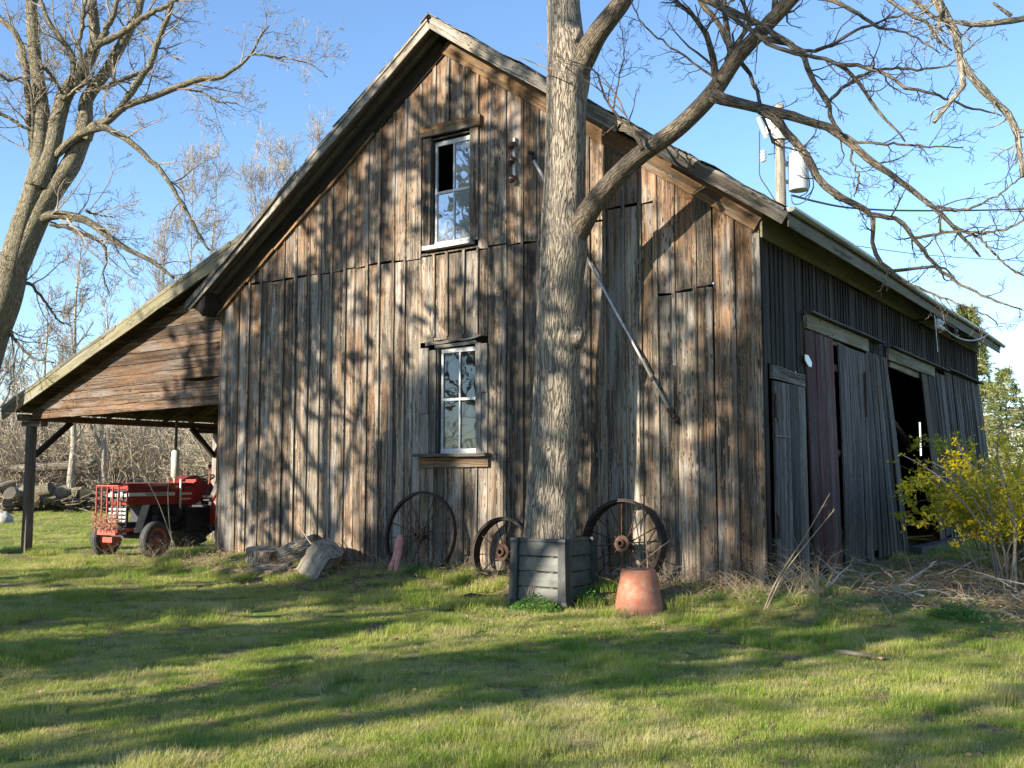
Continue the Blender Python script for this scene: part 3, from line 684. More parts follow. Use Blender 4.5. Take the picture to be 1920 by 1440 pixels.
# ------------------------------------------------------------------ trees
def nrm(v): return v/(np.linalg.norm(v, axis=-1, keepdims=True)+1e-9)
def resample(rows, n=6):
    q = smooth_path(rows, n); return q[:, :3], q[:, 3]
def grow(P, R, n, L, ang=(30, 60), segs=5, trop=.05, wig=.12, rf=.6, rmax=9, tmin=.2, tip=.3, side=None, rg=rng):
    """child shoots from parent polylines P (N,S,3) with radii R (N,S)"""
    N, Sg, _ = P.shape; idx = np.repeat(np.arange(N), n); K = len(idx)
    t = rg.uniform(tmin, .99, K)*(Sg-1); i = np.minimum(t.astype(int), Sg-2); f = (t-i)[:, None]
    p0 = P[idx, i]*(1-f)+P[idx, i+1]*f; T = nrm(P[idx, i+1]-P[idx, i]); r0 = R[idx, i]*(1-f[:, 0])+R[idx, i+1]*f[:, 0]
    q = rg.normal(size=(K, 3)); q = nrm(q-T*(q*T).sum(1, keepdims=True)); a = np.radians(rg.uniform(*ang, K))[:, None]
    d = nrm(T*np.cos(a)+q*np.sin(a)); Ls = rg.uniform(.45, 1, K)*L*(1-.45*t/(Sg-1)); out = [p0]; cur = p0
    for s in range(segs):
        d = nrm(d+rg.normal(0, wig, (K, 3))+np.array([0, 0, trop])); cur = cur+d*(Ls/segs)[:, None]; out.append(cur)
    r = np.minimum(r0*rf, rmax)[:, None]*np.linspace(1, tip, segs+1)[None]
    return np.stack(out, 1), r
def bits(P, size, rg=rng, n=1, elong=2.2, spread=.0, updown=.5):
    """little leaf quads round points P"""
    P = np.repeat(P, n, 0)+rg.normal(0, spread, (len(P)*n, 3)) if spread else np.repeat(P, n, 0)
    K = len(P); a = nrm(rg.normal(size=(K, 3))*np.array([1, 1, updown])); b = nrm(np.cross(a, rg.normal(size=(K, 3))))
    s = (size*rg.uniform(.6, 1.3, K))[:, None]; V = np.stack([P, P+a*s*.5*elong*.5+b*s*.25, P+a*s*elong*.5, P+a*s*.5*elong*.5-b*s*.25], 1)
    return V.reshape(-1, 3), np.arange(K*4).reshape(K, 4)
def pix_path(rows, y=None, d=None, dy=0.):
    out = []
    for k, r in enumerate(rows):
        yy = r[3] if len(r) > 3 else None
        if d is not None: p = dep(r[0], r[1], d if yy is None else yy); z = d if yy is None else yy
        else:
            p = on(r[0], r[1], 1, y if yy is None else yy); z = float((p-CAMP)@_f)
        out.append((*p, r[2]/2*z/FL))
    return out
def stack_paths(paths, n):
    """resample several paths (rows x,y,z,r) to the same count"""
    Ps = []; Rs = []
    for rows in paths:
        q = smooth_path(rows, 5); s = np.concatenate([[0], np.cumsum(np.linalg.norm(np.diff(q[:, :3], axis=0), axis=1))]); t = np.linspace(0, s[-1], n)
        Ps.append(np.stack([np.interp(t, s, q[:, k]) for k in range(3)], 1)); Rs.append(np.interp(t, s, q[:, 3]))
    return np.array(Ps), np.array(Rs)
def lumpy(P, R, sides, amp=.04, seed=1):
    """tube with a bumpy, fluted outline: returns an MB-ready mesh"""
    m = MB(); m.smooth = True; m.tubes(P, R, sides)
    V = m.v[0]; G = m.g[0]; g = np.random.default_rng(seed); ph = g.uniform(0, 6, 8)
    c = np.repeat(P, sides, 0); d = V-c; th = np.arctan2(G[:, 1], G[:, 0]); s = G[:, 2]
    k = 1+amp*(np.sin(3*th+ph[0]+s*.6)+.6*np.sin(7*th+ph[1]+s*1.3)+.5*np.sin(2*th+s*2.1+ph[2])+.35*np.sin(13*th+ph[3]-s*1.1))
    m.v[0] = c+d*k[:, None]; return m

def front_tree():
    t = thing('maple_tree', 'big bare furrowed tree growing out of the dark compost bin in front of the barn', 'tree', (-2.93, -1.12, -.3))
    off = np.array(t.location)
    def loc(rows): return [(r[0]-off[0], r[1]-off[1], r[2]-off[2], r[3]) for r in rows]
    tr = pix_path([(1026, 1120, 122), (1028, 1040, 108), (1030, 1000, 99), (1034, 920, 94), (1042, 800, 89), (1045, 700, 86), (1048, 620, 86), (1052, 540, 83), (1058, 470, 88), (1056, 420, 82), (1059, 350, 78), (1061, 280, 76), (1062, 200, 76), (1066, 140, 82), (1063, 95, 72), (1058, 40, 64), (1056, -20, 60), (1062, -160, 56), (1050, -330, 48), (1070, -520, 38), (1060, -700, 24), (1075, -850, 10)], y=-1.12)
    q = smooth_path(loc(tr), 7); lumpy(q[:, :3], q[:, 3], 40, .022).build('trunk', M['bark'], t)
    kn = MB(); kn.smooth = True
    for (px, py, s) in ((1083, 633, 15), (1078, 70, 17)):
        c = on(px, py, 1, -1.2)-off; sz = s*.0077
        V = []; F = []
        for i in range(9):
            a = math.pi*i/8
            for j in range(14):
                b = 2*math.pi*j/14; rr = sz*(1+.12*math.sin(3*b+i)); V.append(c+np.array([rr*math.sin(a)*math.cos(b), rr*1.0*math.sin(a)*math.sin(b), rr*1.35*math.cos(a)]))
        F = [[i*14+j, i*14+(j+1) % 14, (i+1)*14+(j+1) % 14, (i+1)*14+j] for i in range(8) for j in range(14)]
        kn.add(V, np.array(F), bid=.4); kn.build('burl', M['bark'], t); kn = MB(); kn.smooth = True
    limbs = [
        [(1056, 540, 30, -1.10), (1060, 500, 46, -1.10), (1070, 462, 56, -1.12), (1088, 425, 56, -1.15), (1112, 385, 51, -1.2), (1150, 338, 47), (1200, 291, 45), (1260, 249, 43), (1305, 208, 42), (1340, 168, 41), (1380, 110, 36), (1425, 60, 35), (1482, 0, 33), (1545, -75, 30), (1620, -190, 24), (1680, -330, 14)],
        [(1062, 200, 40, -1.10), (1076, 150, 54, -1.12), (1098, 105, 55, -1.15), (1122, 62, 50), (1165, 5, 46), (1205, -60, 42), (1290, -180, 34), (1350, -330, 24), (1400, -520, 12)]]
    PP = []
    for k, l in enumerate(limbs):
        q = smooth_path(loc(pix_path(l, y=-1.25)), 7); q[:, 3] *= .78+.22*np.exp(-np.arange(len(q))/6.); lumpy(q[:, :3], q[:, 3], 24, .03, k+3).build('limb', M['barklimb'], t); PP.append(q)
    br = {
     'C1': [(1336, 180, 26), (1362, 186, 22), (1388, 194, 21), (1447, 208, 19), (1497, 221, 17), (1555, 240, 15), (1597, 271, 14), (1638, 304, 13), (1680, 333, 11.5), (1742, 383, 10), (1784, 421, 8), (1838, 483, 4)],
     'C2': [(1415, 198, 18), (1447, 219, 17), (1480, 254, 16), (1513, 296, 15), (1538, 338, 14), (1580, 371, 13), (1634, 404, 11), (1634, 450, 8), (1647, 488, 8), (1680, 508, 7), (1755, 498, 5), (1790, 520, 2.5)],
     'C3': [(1625, 402, 10), (1680, 412, 8.5), (1717, 450, 8), (1755, 498, 7), (1805, 537, 5.5), (1860, 560, 4.5), (1915, 580, 3)],
     'D': [(1300, -40, 12), (1313, 0, 11), (1347, 46, 10), (1372, 96, 9.5), (1405, 137, 8), (1422, 179, 7), (1438, 233, 6), (1451, 267, 5), (1497, 283, 2.5)],
     'E': [(1290, -20, 14), (1326, 0, 13), (1372, 21, 12), (1426, 46, 12), (1451, 62, 11.5), (1501, 100, 11), (1522, 146, 11), (1551, 192, 10), (1559, 225, 8.5), (1575, 250, 7)],
     'F': [(1340, -10, 8), (1359, 21, 8.5), (1413, 62, 8), (1451, 87, 8), (1497, 100, 8), (1576, 121, 7.5), (1617, 167, 7), (1647, 208, 6), (1697, 267, 3)],
     'G': [(1570, 120, 8), (1630, 127, 7), (1672, 146, 6.5), (1705, 167, 6), (1763, 179, 5), (1830, 204, 4), (1880, 217, 2)],
     'H': [(1553, 194, 7), (1580, 167, 7), (1613, 142, 6.5), (1672, 129, 5), (1734, 129, 4.5), (1784, 117, 3.5), (1840, 70, 2)],
     'I': [(1572, 246, 6), (1617, 267, 5.5), (1701, 271, 4.5), (1805, 277, 2)],
     'J': [(1738, 384, 7), (1805, 394, 5), (1860, 372, 4), (1925, 326, 2.5)],
     'K': [(1715, 447, 6), (1784, 435, 5.5), (1867, 435, 5), (1930, 408, 4)],
     'N': [(1600, 270, 6), (1597, 300, 4), (1610, 335, 3.5), (1602, 370, 2)],
     'Lt': [(1346, 152, 5), (1320, 130, 4.5), (1295, 115, 4), (1240, 75, 3.5), (1200, 38, 3), (1185, 0, 2.5), (1180, -40, 2)],
     'Q': [(1203, 282, 9), (1185, 240, 7), (1165, 225, 6), (1140, 195, 4.5), (1125, 155, 3.5), (1110, 130, 2.5), (1060, 110, 2)],
     'Q2': [(1150, 205, 4), (1160, 150, 3), (1170, 100, 2.5), (1163, 40, 2)],
     'R1': [(1430, 70, 14), (1470, 80, 9), (1530, 95, 7), (1600, 60, 6), (1680, 30, 4), (1740, 20, 2)],
     'R2': [(1500, -20, 10), (1580, 10, 8), (1650, 50, 6), (1700, 60, 4), (1760, 100, 2.5)],
     'S1': [(1660, 500, 6), (1700, 530, 5), (1770, 560, 4), (1850, 590, 3), (1870, 610, 2)],
     'S2': [(1790, 425, 5), (1840, 450, 4.5), (1890, 500, 4), (1925, 520, 3)]}
    yv = {'Lt': -1.4, 'Q': -1.6, 'Q2': -1.7, 'D': -1.0, 'F': -2.0, 'G': -2.1, 'K': -1.9, 'J': -2.0, 'E': -1.6}
    Pn, Rn = stack_paths([loc(pix_path(v, y=yv.get(k, -1.45))) for k, v in br.items()], 26)
    m = MB(); m.smooth = True; Rj = Rn*(1+rng.normal(0, .05, Rn.shape)); Pn = Pn+rng.normal(0, .008, Pn.shape); m.tubes(Pn, Rj, 8); 
    P1, R1 = grow(Pn, Rn, 9, .75, (35, 75), 6, .04, .20, .55, .012, .12)
    P2, R2 = grow(P1, R1, 4, .33, (30, 65), 5, .03, .22, .62, .006, .2)
    P3, R3 = grow(P2, R2, 2, .12, (30, 60), 3, .03, .2, .8, .004, .3)
    # twigs on the two big limbs, above and outside the picture
    Pl, Rl = stack_paths([list(map(tuple, PP[0][60:])), list(map(tuple, PP[1][28:]))], 20)
    Pt, Rt = stack_paths([loc(tr)[-6:]], 20)
    A, B = grow(np.concatenate([Pl, Pt]), np.concatenate([Rl, Rt]), 16, 3.2, (35, 65), 8, .03, .12, .5, .06, .05)
    A1, B1 = grow(A, B, 9, 1.2, (30, 60), 6, .02, .18, .5, .02, .15)
    A2, B2 = grow(A1, B1, 4, .5, (30, 60), 4, .02, .2, .6, .007, .2)
    for P_, R_, s_ in ((P1, R1, 5), (P2, R2, 4), (P3, np.maximum(R3, .0028), 3), (A, B, 6), (A1, B1, 4), (A2, B2, 3)): m.tubes(P_, np.maximum(R_, .0028), s_, cap=False)
    m.build('crown', M['barklimb'], t)
    # loose thin twigs low on the trunk
    T = [loc(pix_path(r, y=-1.75)) for r in ([(1170, 212, 3), (1120, 165, 2.5), (1075, 140, 2.4), (1020, 125, 2.2), (975, 107, 2)], [(1180, 230, 3), (1150, 170, 2.4), (1110, 130, 2.2), (1050, 115, 2), (1005, 80, 1.6)], [(1172, 215, 2.5), (1160, 185, 2.2), (1138, 160, 2), (1125, 152, 1.6)])]
    Pn, Rn = stack_paths(T, 14); m = MB(); m.tubes(Pn, Rn, 5); m.build('twig', M['twig'], t)
front_tree()

def near_branch():
    """the lichen-covered tree just outside the right edge whose branches hang into view"""
    t = thing('maple_tree', 'pale lichen-covered bare branches hanging in at the top right corner', 'tree', (10.2, -6.3, -.3)); off = np.array(t.location)
    def loc(rows): return [(r[0]-off[0], r[1]-off[1], r[2]-off[2], r[3]) for r in rows]
    d = 7.4
    top = dep(1776, -60, d); tops = [(10.2, -6.3, -.5, .3), (10.1, -6.3, 2, .25), (10.0, -6.2, 5, .22), (9.6, -6.4, 7.5, .17), (9.3, -6.4, 10, .12), (9.5, -6.2, 13, .05)]
    q = smooth_path(loc(tops), 8); lumpy(q[:, :3], q[:, 3], 20, .03, 9).build('trunk', M['lichenbark'], t)
    link = [(9.8, -6.25, 6.2, .10), (8.4, -6.9, 7.0, .06), (6.2, -7.8, 6.6, .045)]
    L = [link+pix_path([(1770, -70, 19), (1776, 0, 18), (1788, 46, 16), (1801, 96, 15), (1805, 129, 13), (1806, 165, 9), (1792, 200, 7.5), (1776, 221, 7), (1751, 229, 8)], d=d),
         pix_path([(1804, 112, 14), (1815, 135, 14), (1842, 167, 15), (1870, 195, 14), (1888, 212, 14), (1905, 246, 12), (1912, 285, 10), (1917, 333, 8)], d=d),
         pix_path([(1990, 10, 15), (1930, 32, 13), (1888, 40, 12), (1826, 46, 11), (1800, 42, 9), (1763, 38, 8), (1735, 20, 7), (1700, -10, 6)], d=d),
         pix_path([(1640, -30, 7), (1667, 0, 7), (1713, 31, 7), (1738, 42, 6), (1759, 75, 5), (1785, 95, 3)], d=d),
         pix_path([(1765, -10, 8), (1762, 30, 8), (1758, 60, 5), (1752, 72, 4)], d=d),
         pix_path([(1896, 30, 8), (1875, 15, 6), (1862, 5, 5)], d=d),
         pix_path([(1905, 246, 8), (1930, 250, 8), (1960, 300, 8)], d=d)]
    L = [loc(l) for l in L]; Pn, Rn = stack_paths(L, 24); Rn = Rn*(1+rng.normal(0, .06, Rn.shape))
    m = MB(); m.smooth = True; m.tubes(Pn, Rn, 9); m.build('branch', M['lichenbark'], t)
    P1, R1 = grow(Pn[:5], Rn[:5], 8, .4, (35, 75), 6, -.02, .2, .5, .008, .35); P2, R2 = grow(P1, R1, 3, .18, (30, 60), 4, 0, .2, .6, .004)
    m = MB(); m.tubes(P1, R1, 5, cap=False); m.tubes(P2, np.maximum(R2, .002), 4, cap=False)
    q = np.array(smooth_path(loc(tops), 8)); Pt, Rt = stack_paths([loc(tops)[2:]], 20); A, B = grow(Pt, Rt, 12, 2.6, (40, 70), 7, .1, .12, .5, .06); A, B = A[A[:, -1, 0] > -1.2], B[A[:, -1, 0] > -1.2]
    A1, B1 = grow(A, B, 8, .9, (30, 60), 5, .05, .15); m.tubes(A, B, 6, cap=False); m.tubes(A1, B1, 4, cap=False)
    m.build('crown', M['lichenbark'], t)
near_branch()

def left_tree():
    D = 25.; b = dep(-110, 985, D); b[2] = float(gz(b[0], b[1]))
    t = thing('maple_tree', 'large forked budding tree with olive grey bark at the left edge', 'tree', b); off = np.array(t.location)
    def loc(rows): return [(r[0]-off[0], r[1]-off[1], r[2]-off[2], r[3]) for r in rows]
    tr = loc(pix_path([(-112, 1010, 120), (-98, 900, 94), (-62, 760, 86), (-24, 640, 78), (8, 560, 72), (27, 490, 60), (36, 455, 56), (46, 415, 50), (58, 375, 44), (68, 340, 42)], d=D)); tr = [(a, b_, c_, w_*.86) for a, b_, c_, w_ in tr]
    q = smooth_path(tr, 7); lumpy(q[:, :3], q[:, 3], 28, .03, 5).build('trunk', M['barkleft'], t)
    X = [[(66, 350, 40), (76, 300, 32), (78, 250, 28), (78, 200, 26), (72, 150, 24), (67, 117, 23), (62, 60, 22), (58, 0, 20), (50, -130, 15), (44, -260, 8)],
         [(72, 350, 40), (88, 310, 34), (98, 280, 31), (106, 240, 29), (113, 207, 29), (124, 175, 28), (147, 143, 27), (163, 118, 24), (177, 88, 22), (177, 50, 20), (172, 0, 18), (165, -110, 14), (172, -240, 7)],
         [(30, 500, 44), (52, 450, 42), (72, 408, 40), (87, 377, 38), (110, 343, 37), (133, 310, 35), (148, 275, 32), (157, 250, 31), (160, 220, 28), (163, 187, 25), (182, 158, 22), (200, 133, 21), (216, 105, 19), (230, 80, 18), (246, 50, 17), (257, 30, 15), (270, -20, 12), (300, -120, 7)],
         [(105, 292, 15), (125, 272, 15), (147, 253, 15), (170, 244, 15), (193, 240, 14), (215, 248, 12), (240, 263, 11), (283, 300, 9.5), (317, 343, 8.5), (350, 397, 7), (372, 440, 6), (393, 470, 4)],
         [(163, 262, 18), (173, 240, 17), (200, 227, 16), (218, 212, 15), (233, 200, 14), (258, 190, 13), (283, 183, 12), (333, 163, 11.5), (377, 148, 11), (413, 145, 9), (435, 132, 7), (453, 120, 6), (473, 97, 5), (490, 65, 4), (505, 48, 2)],
         [(462, 110, 4), (473, 101, 4), (510, 106, 3.4), (547, 110, 3), (590, 125, 2.4), (615, 145, 1.6)],
         [(228, 206, 14), (240, 182, 14), (253, 160, 14), (268, 140, 13), (280, 123, 12), (290, 95, 11), (300, 67, 10.5), (312, 40, 9), (320, 17, 8), (335, -30, 5)],
         [(180, 84, 15), (197, 77, 14), (212, 71, 13), (227, 63, 13), (260, 40, 12), (290, 22, 10), (325, 5, 7), (370, -30, 4)],
         [(55, 420, 20), (73, 413, 19), (95, 404, 18), (117, 403, 17), (140, 407, 16), (160, 413, 14), (182, 426, 13), (200, 440, 12), (240, 467, 10), (285, 490, 8), (326, 521, 5)],
         [(70, 345, 12), (60, 280, 12), (48, 130, 13), (36, 75, 12), (10, 42, 11), (-15, 25, 9)],
         [(140, 152, 14), (137, 110, 13), (130, 95, 12), (118, 78, 11), (100, 55, 9), (86, 25, 8), (77, 0, 7), (70, -60, 4)],
         [(190, 75, 12), (197, 60, 12), (205, 42, 11), (213, 27, 10), (220, 0, 8), (232, -50, 5)],
         [(196, 165, 9), (213, 157, 9), (245, 143, 8), (262, 136, 7), (280, 130, 5)],
         [(112, 184, 10), (128, 180, 10), (150, 162, 11), (166, 152, 9), (178, 148, 6), (190, 143, 4)],
         [(148, 150, 9), (152, 110, 9), (148, 80, 8), (155, 40, 8), (160, -10, 6)],
         [(62, 345, 8), (60, 180, 6), (40, 145, 6), (20, 152, 5), (0, 140, 5)],
         [(64, 250, 5), (40, 235, 6), (0, 212, 7), (-30, 200, 8)],
         [(120, 182, 5), (108, 160, 6), (95, 140, 6), (78, 125, 6)],
         [(95, 420, 9), (130, 428, 8), (170, 445, 7), (195, 460, 6), (200, 485, 4), (193, 520, 3), (205, 550, 2)],
         [(22, 560, 9), (50, 530, 7), (80, 560, 5), (110, 600, 4), (135, 610, 2)],
         [(333, 165, 4), (375, 172, 4), (410, 190, 3.5), (443, 193, 2.5)],
         [(160, 395, 6), (182, 402, 3), (215, 408, 2)],
         [(10, 600, 8), (30, 640, 6), (60, 670, 5), (100, 680, 3)]]
    zv = rng.uniform(-1.0, 1.2, len(X)); rows = []
    for k, x in enumerate(X):
        n = len(x); rows.append(loc(pix_path([(a[0], a[1], a[2], D+(zv[k]*(i/n)**1.3 if k not in (4, 5, 20) else 0)) for i, a in enumerate(x)], d=D)))
    big = [0, 1, 2, 4, 8]
    for k in big:
        q = smooth_path(rows[k], 6); lumpy(q[:, :3], q[:, 3], 16, .035, k).build('limb', M['barkleft'], t)
    Pn, Rn = stack_paths(rows, 30); oth = [i for i in range(len(X)) if i not in big]; m = MB(); m.smooth = True
    m.tubes(Pn[oth]+rng.normal(0, .012, Pn[oth].shape), Rn[oth]*(1+rng.normal(0, .05, Rn[oth].shape)), 9); m.build('branch', M['barkleft'], t)
    P1, R1 = grow(Pn, Rn, 9, 1.9, (30, 70), 7, .06, .16, .45, .026, .12)
    P2, R2 = grow(P1, R1, 5, .9, (30, 60), 5, .05, .18, .55, .011, .15)
    P3, R3 = grow(P2, R2, 3, .4, (25, 60), 4, .04, .2, .7, .008, .2)
    m = MB()
    for a, b_, s_ in ((P1, R1, 5), (P2, R2, 4), (P3, np.maximum(R3, .0045), 3)): m.tubes(a, np.maximum(b_, .005), s_, cap=False)
    m.build('crown', M['twigleft'], t)
    m = MB(); V, F = bits(np.concatenate([P3[:, -1], P3[::2, 2]]), .05, n=1, spread=.03); m.add(V, F); m.build('buds', M['bud'], t)
left_tree()

def wild_tree(name, label, loc_, h, r0, spread, seed, mats, nl=14, n1=9, n2=5, lean_=(0, 0), group=None, budn=0, cat='tree', n0=.25, ang=(25, 50), stems=1, twr=.011, trop=.16):
    g = np.random.default_rng(seed); t = thing(name, label, cat, loc_, 0, group); rows = []
    for s in range(stems):
        n = 9; z = np.linspace(-.2, h, n); dx = np.cumsum(g.normal(0, .018*h/3, n)); dy = np.cumsum(g.normal(0, .018*h/3, n)); o = g.normal(0, .25*(stems > 1), 2); l = np.array(lean_)+g.normal(0, .13*(stems > 1), 2)
        rows.append([(o[0]+dx[i]+l[0]*z[i], o[1]+dy[i]+l[1]*z[i], z[i], r0*(1-.9*(max(z[i], 0)/h)**.8)*(1.25 if i == 0 else 1)) for i in range(n)])
    P, R = stack_paths(rows, 26); m = MB(); m.smooth = True; m.tubes(P, R, 9); m.build('trunk', mats[0], t)
    A, B = grow(P, R, nl, spread, ang, 8, trop, .10, .55, r0*.5, n0, rg=g)
    A1, B1 = grow(A, B, n1, spread*.42, (25, 55), 6, trop*.8, .13, .5, .05, .15, rg=g)
    A2, B2 = grow(A1, B1, n2, spread*.17, (25, 55), 4, trop*.6, .15, .55, .02, .15, rg=g)
    m = MB(); m.tubes(A, B, 6, cap=False); m.tubes(A1, np.maximum(B1, twr), 4, cap=False); m.tubes(A2, np.maximum(B2, twr*.8), 3, cap=False); m.build('crown', mats[1], t)
    if budn:
        V, F = bits(A2[:, -1], budn, rg=g, n=1, spread=.05); m = MB(); m.add(V, F); m.build('buds', M['bud'], t)
    return t
# trees of the wood beyond the lawn, each with its own place
W = [(66, 905, 58, 13.5, .16, 3.2, 'slim straight grey tree rising from the thicket beside the lean-to post'),
     (137, 908, 55, 14.5, .24, 3.4, 'pale trunked tree beyond the lawn seen just right of the lean-to post'),
     (182, 905, 56, 11.5, .24, 3.2, 'leaning pale trunk behind the tractor guard'),
     (-10, 905, 60, 15, .2, 3.4, 'bare tree at the far left edge behind the thicket'),
     (240, 900, 72, 15, .14, 2.8, 'thin bare tree far back behind the lean-to roof'),
     (290, 900, 62, 18, .16, 4.6, 'tall thin tree whose top shows over the middle of the lean-to roof'),
     (345, 900, 62, 21, .17, 5.0, 'pale poplar with upswept twigs left of the roof junction'),
     (392, 900, 64, 22.5, .17, 5.0, 'pale poplar just above the roof junction'),
     (440, 900, 66, 22, .17, 4.8, 'pale budding poplar right above the low end of the main roof'),
     (492, 900, 68, 25, .18, 4.8, 'slender poplar behind the left roof slope'),
     (535, 900, 70, 25, .18, 4.4, 'pale poplar behind the middle of the left roof slope'),
     (588, 900, 72, 28.6, .18, 4.2, 'lone poplar top nearest the gable, pale against blue sky'),
     (20, 905, 66, 12, .14, 3.0, 'thin grey sapling tree between the left edge and the lean-to post'),
     (105, 905, 70, 13, .13, 2.8, 'thin forked tree over the low end of the lean-to roof')]
for k, (px, py, d, h, r0, sp, lab) in enumerate(W):
    p = dep(px, py, d); p[2] = float(gz(p[0], p[1])); pop = k >= 5 and k < 12
    wild_tree('poplar_tree' if pop else 'forest_tree', lab, p, h, r0, sp, 100+k, (M['bgbark'], M['bgtwig']), nl=34 if pop else 18, n1=8, n2=5, group='bare trees beyond the lawn', budn=.06 if pop else 0, ang=(22, 50) if pop else (28, 58), n0=.2 if pop else .22, twr=.013, trop=.10 if pop else .12)

# trees outside the picture on the sunny side; their shadows fall on the barn and the lawn
SH = [(-9.5, -13.5, 15, .26, 5.2, 'bare tree out of view nearest the sunny side of the lawn', 3), (-14.5, -15, 17, .3, 5.5, 'bare tree out of view beyond the left end of the lawn', 4), (-6, -20, 18, .3, 6, 'bare tree out of view behind the photographer to the left', 5),
      (-12, -24, 21, .34, 6.5, 'tall bare tree out of view far behind to the left', 6), (-1.5, -24, 19, .32, 6, 'bare tree out of view straight behind the photographer', 7), (-19, -20, 20, .34, 6, 'bare tree out of view at the far left', 8), (-8.5, -30, 24, .36, 7, 'tallest bare tree out of view far behind', 9)]
for x, y, h, r0, sp, lab, sd in SH:
    wild_tree('yard_tree', lab, (x, y, float(gz(x, y))), h, r0, sp, sd, (M['barkleft'], M['twigleft']), nl=20, n1=10, n2=6, group='bare trees behind the photographer', n0=.22, ang=(35, 65), twr=.018, trop=.08, budn=.40)  # outsize bud quads added here to make the cast shadows blotchy

def conifer_mesh(h, r, seed, dens=1.):
    g = np.random.default_rng(seed); nb = int(h*22*dens); zz = np.sort(g.uniform(.04, .985, nb))*h; az = g.uniform(0, 2*math.pi, nb)
    L = r*(1-zz/h)**.8*g.uniform(.7, 1.1, nb)+.12; q_ = max(1., h/9); n = 7; s = np.linspace(0, 1, n)
    P = np.zeros((nb, n, 3)); P[:, :, 0] = np.cos(az)[:, None]*L[:, None]*s; P[:, :, 1] = np.sin(az)[:, None]*L[:, None]*s
    P[:, :, 2] = zz[:, None]+L[:, None]*(.25*s-.5*s*s+.18*s**3); R = (.02+.012*L)[:, None]*np.linspace(1, .3, n)
    A, B = grow(P, R, 10, .6*q_, (35, 70), 3, -.12, .08, .4, .01, .15, rg=g); A = A*1.
    pts = []; dr = []
    for Q, kk in ((A, 9), (P, 14)):
        K = len(Q); i = np.repeat(np.arange(K), kk); t = g.uniform(0.1, .999, len(i))*(Q.shape[1]-1); a = t.astype(int); f = (t-a)[:, None]
        pts.append(Q[i, a]*(1-f)+Q[i, a+1]*f); dr.append(nrm(Q[i, a+1]-Q[i, a]))
    p = np.concatenate(pts); d = np.concatenate(dr); q = nrm(g.normal(size=p.shape)); dd = nrm(d*.7+q*.75+np.array([0, 0, -.2])); sd = nrm(np.cross(dd, g.normal(size=p.shape)))
    ln = g.uniform(.12, .26, len(p))[:, None]*q_; V = np.stack([p-sd*.026*q_, p+sd*.026*q_, p+dd*ln], 1).reshape(-1, 3); F = np.arange(len(V)).reshape(-1, 3)
    return (P, R, V, F)
def conifer(label, loc_, h, r, seed, group=None):
    t = thing('spruce_tree', label, 'tree', loc_, 0, group); P, R, V, F = conifer_mesh(h, r, seed)
    m = MB(); z = np.linspace(-.2, h, 8); m.tubes(np.stack([z*0, z*0, z], 1), .16*(1-.93*np.maximum(z, 0)/h)*h/9, 8); m.tubes(P, R, 4, cap=False); m.build('trunk', M['bgbark'], t)
    m = MB(); m.add(V, F); m.build('crown', M['spruce'], t)
for px, d, h, r, sd, lab in ((1826, 66, 13.2, 3.7, 21, 'tall spruce with a pale top directly behind the far end of the barn roof'), (1893, 62, 8.6, 3.5, 22, 'lower spruce right of the tall one'), (1950, 70, 8.2, 3.6, 23, 'dark spruce cut off by the right edge'), (2060, 72, 12, 4, 24, 'spruce just beyond the right edge')):
    p = dep(px, 905, d); conifer(lab, (p[0], p[1], float(gz(p[0], p[1]))), h, r, sd, 'spruces behind the barn')
for x, y, h, r, sd, lab in ((-7.6, -14.6, 4.6, 2.6, 31, 'low bushy evergreen added out of view on the sunny side to shade the lawn'), (-12.8, -13.2, 4.4, 2.4, 33, 'low bushy evergreen added out of view past the left of the lawn for shade'), (-16.5, -26, 15, 3.6, 34, 'tall spruce added out of view far behind to the left to shade the wall')):
    conifer(lab, (x, y, float(gz(x, y))), h, r, sd, 'evergreens added behind the photographer for shade')  # unseen evergreens added to throw broad shade on lawn and wall

# ------------------------------------------------------------------ things against the front wall
def iron_wheel(label, c, r, wd, ns, tiltx, hubr, hubl, rimt=.012, rz=0., flange=True):
    t = thing('iron_wheel', label, 'wheel', c, rz, 'old iron wheels leaning on the front wall'); t.rotation_euler = (tiltx, 0, rz)
    m = MB(); m.smooth = False
    m.lathe([(r, -wd/2), (r, wd/2), (r-rimt, wd/2), (r-rimt*.9, 0), (r-rimt, -wd/2)], sides=64, M=YR, close=True)
    if flange: m.lathe([(r+.012, wd/2-.02), (r+.012, wd/2), (r-.035, wd/2), (r-.035, wd/2-.012)], sides=64, M=YR, close=True)
    m.build('rim', M['rustdark'], t)
    h = MB(); h.smooth = False
    h.lathe([(hubr*.45, -hubl/2), (hubr*.8, -hubl/2), (hubr*.85, -hubl/4), (hubr, -hubl/5), (hubr, hubl/5), (hubr*.85, hubl/4), (hubr*.75, hubl/2), (hubr*.4, hubl/2), (hubr*.38, 0)], sides=24, M=YR, close=True)
    h.lathe([(hubr*1.5, hubl/4-.012), (hubr*1.5, hubl/4+.012), (hubr*.8, hubl/4+.012), (hubr*.8, hubl/4-.012)], sides=12, M=YR, close=True)
    h.build('hub', M['rust'], t)
    sp = None
    for k in range(ns):
        a = 2*math.pi*k/ns+.1; sgn = 1 if k % 2 else -1; yo = sgn*hubl*.26; ye = sgn*wd*.12
        s = MB(); s.smooth = True
        s.tubes(np.array([[math.cos(a)*hubr*.9, yo, math.sin(a)*hubr*.9], [math.cos(a)*r*.5, yo*.6+ye*.4, math.sin(a)*r*.5], [math.cos(a)*(r-.008), ye, math.sin(a)*(r-.008)]]), [.011, .0095, .012], 6)
        s.build('spoke', M['rust'], t)
    return t
